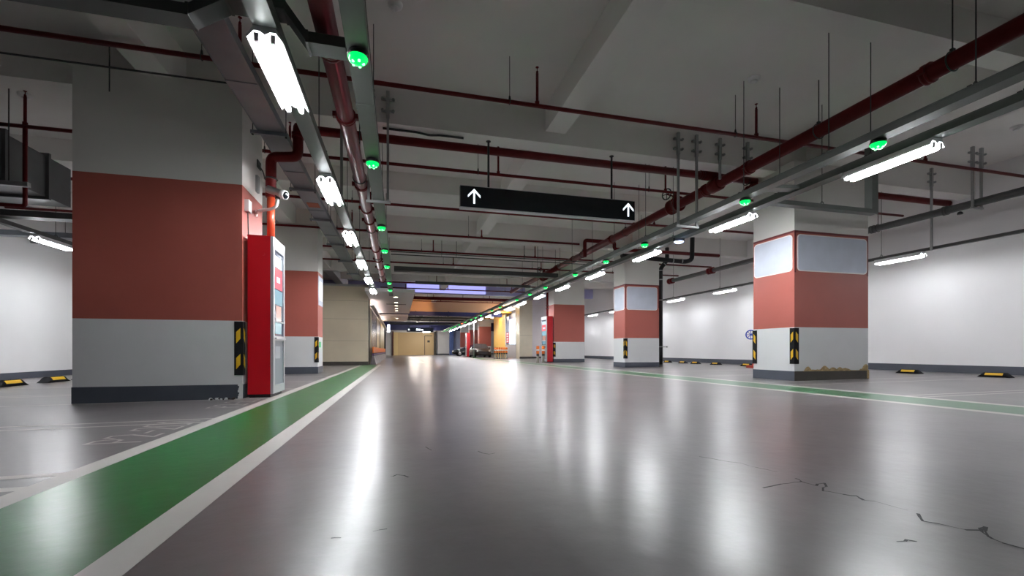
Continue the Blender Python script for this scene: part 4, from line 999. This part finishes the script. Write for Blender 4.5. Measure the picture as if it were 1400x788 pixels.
# ================================================================= CARS
def car(label, loc, rotz, paint):
    t = empty('car', loc, label, 'car', 'parked cars'); t.rotation_euler = (0, 0, rotz)
    t['_w'] = (0, 0, 0)
    L = 4.5
    # side outline along x (nose at -x), lofted over the width
    low = [(-2.2, .30), (-2.25, .5), (-2.12, .72), (-1.3, .90), (-.95, .95)]
    body = MB()
    st = [(-2.25, .32, .60, .62), (-2.1, .24, .74, .78), (-1.5, .22, .88, .88), (-.95, .22, .96, .90), (0, .22, .97, .90), (1.1, .22, .97, .90), (1.7, .24, 1.0, .88), (2.12, .28, .98, .80), (2.22, .36, .80, .72)]
    base = len(body.v)
    for x, z0, z1, w in st:
        body.v += [(x, -w*.92, z0), (x, -w, z0+.12), (x, -w, (z0+z1)/2+.05), (x, -w*.90, z1), (x, 0, z1+.03), (x, w*.90, z1), (x, w, (z0+z1)/2+.05), (x, w, z0+.12), (x, w*.92, z0)]
    n = 9
    for s in range(len(st)-1):
        for i in range(n):
            j = (i+1) % n; body.face((base+s*n+i, base+(s+1)*n+i, base+(s+1)*n+j, base+s*n+j), 0, True)
    body.face([base+i for i in range(n)]); body.face([base+(len(st)-1)*n+i for i in range(n)][::-1])
    body.build('body', paint, t)
    cab = MB(); st2 = [(-1.05, .92, .94, .80), (-.25, .94, 1.40, .66), (.5, .94, 1.46, .64), (1.2, .94, 1.36, .64), (1.95, .95, .98, .74)]
    base = len(cab.v)
    for x, z0, z1, w in st2: cab.v += [(x, -.86, z0-.04), (x, -w, z1), (x, 0, z1+.03), (x, w, z1), (x, .86, z0-.04)]
    for s in range(len(st2)-1):
        for i in range(4): cab.face((base+s*5+i, base+(s+1)*5+i, base+(s+1)*5+i+1, base+s*5+i+1), 0 if i in (0, 3) or s in (0, 3) else 1, False)
    cab.build('cabin', [M_GLS, paint], t)
    for x in (-1.40, 1.38):
        for y in (-.80, .80):
            s = -1 if y < 0 else 1
            w = MB(); w.lathe([(.20, -.11), (.32, -.10), (.335, -.06), (.335, .06), (.32, .10), (.20, .11)], (x, y, .335), (0, 1, 0), 22); wh = w.build('wheel', M_RUB, t)
            r = MB(); r.lathe([(.20, 0), (.21, .012), (.16, .02), (.05, .03)], (x, y + s*.10, .335), (0, s, 0), 20); r.build('rim', M_RIM, wh, origin=(0, 0, 0))
    for y in (-.62, .62):
        h = MB(); h.lathe([(.10, 0), (.09, .05), (.02, .07)], (-2.14, y, .66), (-1, 0, .15), 12); h.build('headlight', M_ALU, t)
    g = MB(); g.box((-2.275, -.38, .42), (-2.235, .38, .60)); g.build('grille', M_BLK, t)
    b = MB(); b.box((-2.29, -.26, .32), (-2.26, .26, .43)); b.build('number_plate', M_BLK, t)
    for y in (-.93, .93):
        m_ = MB(); m_.box((-.70, y-.09, .92), (-.55, y+.09, 1.06)); m_.build('mirror', paint, t)
car('black car with a silver wheel parked before the far pale blue wall', (9.05, 57.6, fz(9)), 0, M_CAR)
car('dark car parked before the yellow lobby wall and row of orange bollards', (8.45, 46.8, fz(8.4)), PI/2, M_CARB)

# added lamps: orange glow for the far bay, fill for canopy and cars
for x, y, z, es_ in ((3.0, 39.6, 4.87, 130), (9.3, 44.5, 3.35, 40), (9.4, 40.2, 4.2, 60), (5.5, 62, 4.6, 60)):
    o = empty('added_lamp', (x, y, H(z)), 'added round lamp %s' % {39.6: 'behind the lavender lit beam', 44.5: 'under the yellow canopy', 40.2: 'above the lit display board', 62: 'over the farthest parked cars'}[y], 'lamp', 'added far lamps')
    MB().lathe([(.05, .20), (.18, .15), (.19, .12)], (x, y, H(z)), seg=14).build('housing', M_WHT, o)
    MB().lathe([(.02, .02), (.14, .05), (.17, .12)], (x, y, H(z)), seg=14).build('diffuser', mat('lit_fill%d' % int(y), (1, .7, .4), .3, emit=(1.0, .55, .25) if y < 40 else ((1.0, .82, .62) if y < 60 else (.8, .85, 1.0)), es=es_), o)
    r = MB(); rod(r, x, y, H(z)+.2, SLAB if y != 44.5 else H(3.62), .01); r.build('hanger_rod', M_ROD, o)

# ================================================================= strip helper property, camera, render settings
for ob in bpy.data.objects:
    if '_w' in ob: del ob['_w']
W = bpy.data.worlds.new('World'); C.world = W; W.use_nodes = True
W.node_tree.nodes['Background'].inputs['Color'].default_value = (0.5, 0.5, 0.52, 1); W.node_tree.nodes['Background'].inputs['Strength'].default_value = 0.02
cd = bpy.data.cameras.new('camera'); cam = bpy.data.objects.new('camera', cd); COL.objects.link(cam)
cd.sensor_width = 36; cd.lens = FPX / 1400 * 36; cd.shift_y = (HOR - 394.0) / 1400; cd.shift_x = 0
cam.location = (0, 0, EYE); cam.rotation_euler = (PI/2, 0, -YAW); cd.clip_start = .05; cd.clip_end = 300
C.camera = cam
C.view_settings.view_transform = 'Standard'; C.view_settings.look = 'None'; C.view_settings.exposure = 2.68; C.view_settings.gamma = 1.0; C.view_settings.use_curve_mapping = False
try:
    C.cycles.use_denoising = True; C.cycles.max_bounces = 8; C.cycles.diffuse_bounces = 5; C.cycles.glossy_bounces = 4; C.cycles.sample_clamp_indirect = 6
    C.cycles.caustics_reflective = False; C.cycles.caustics_refractive = False
except Exception: pass
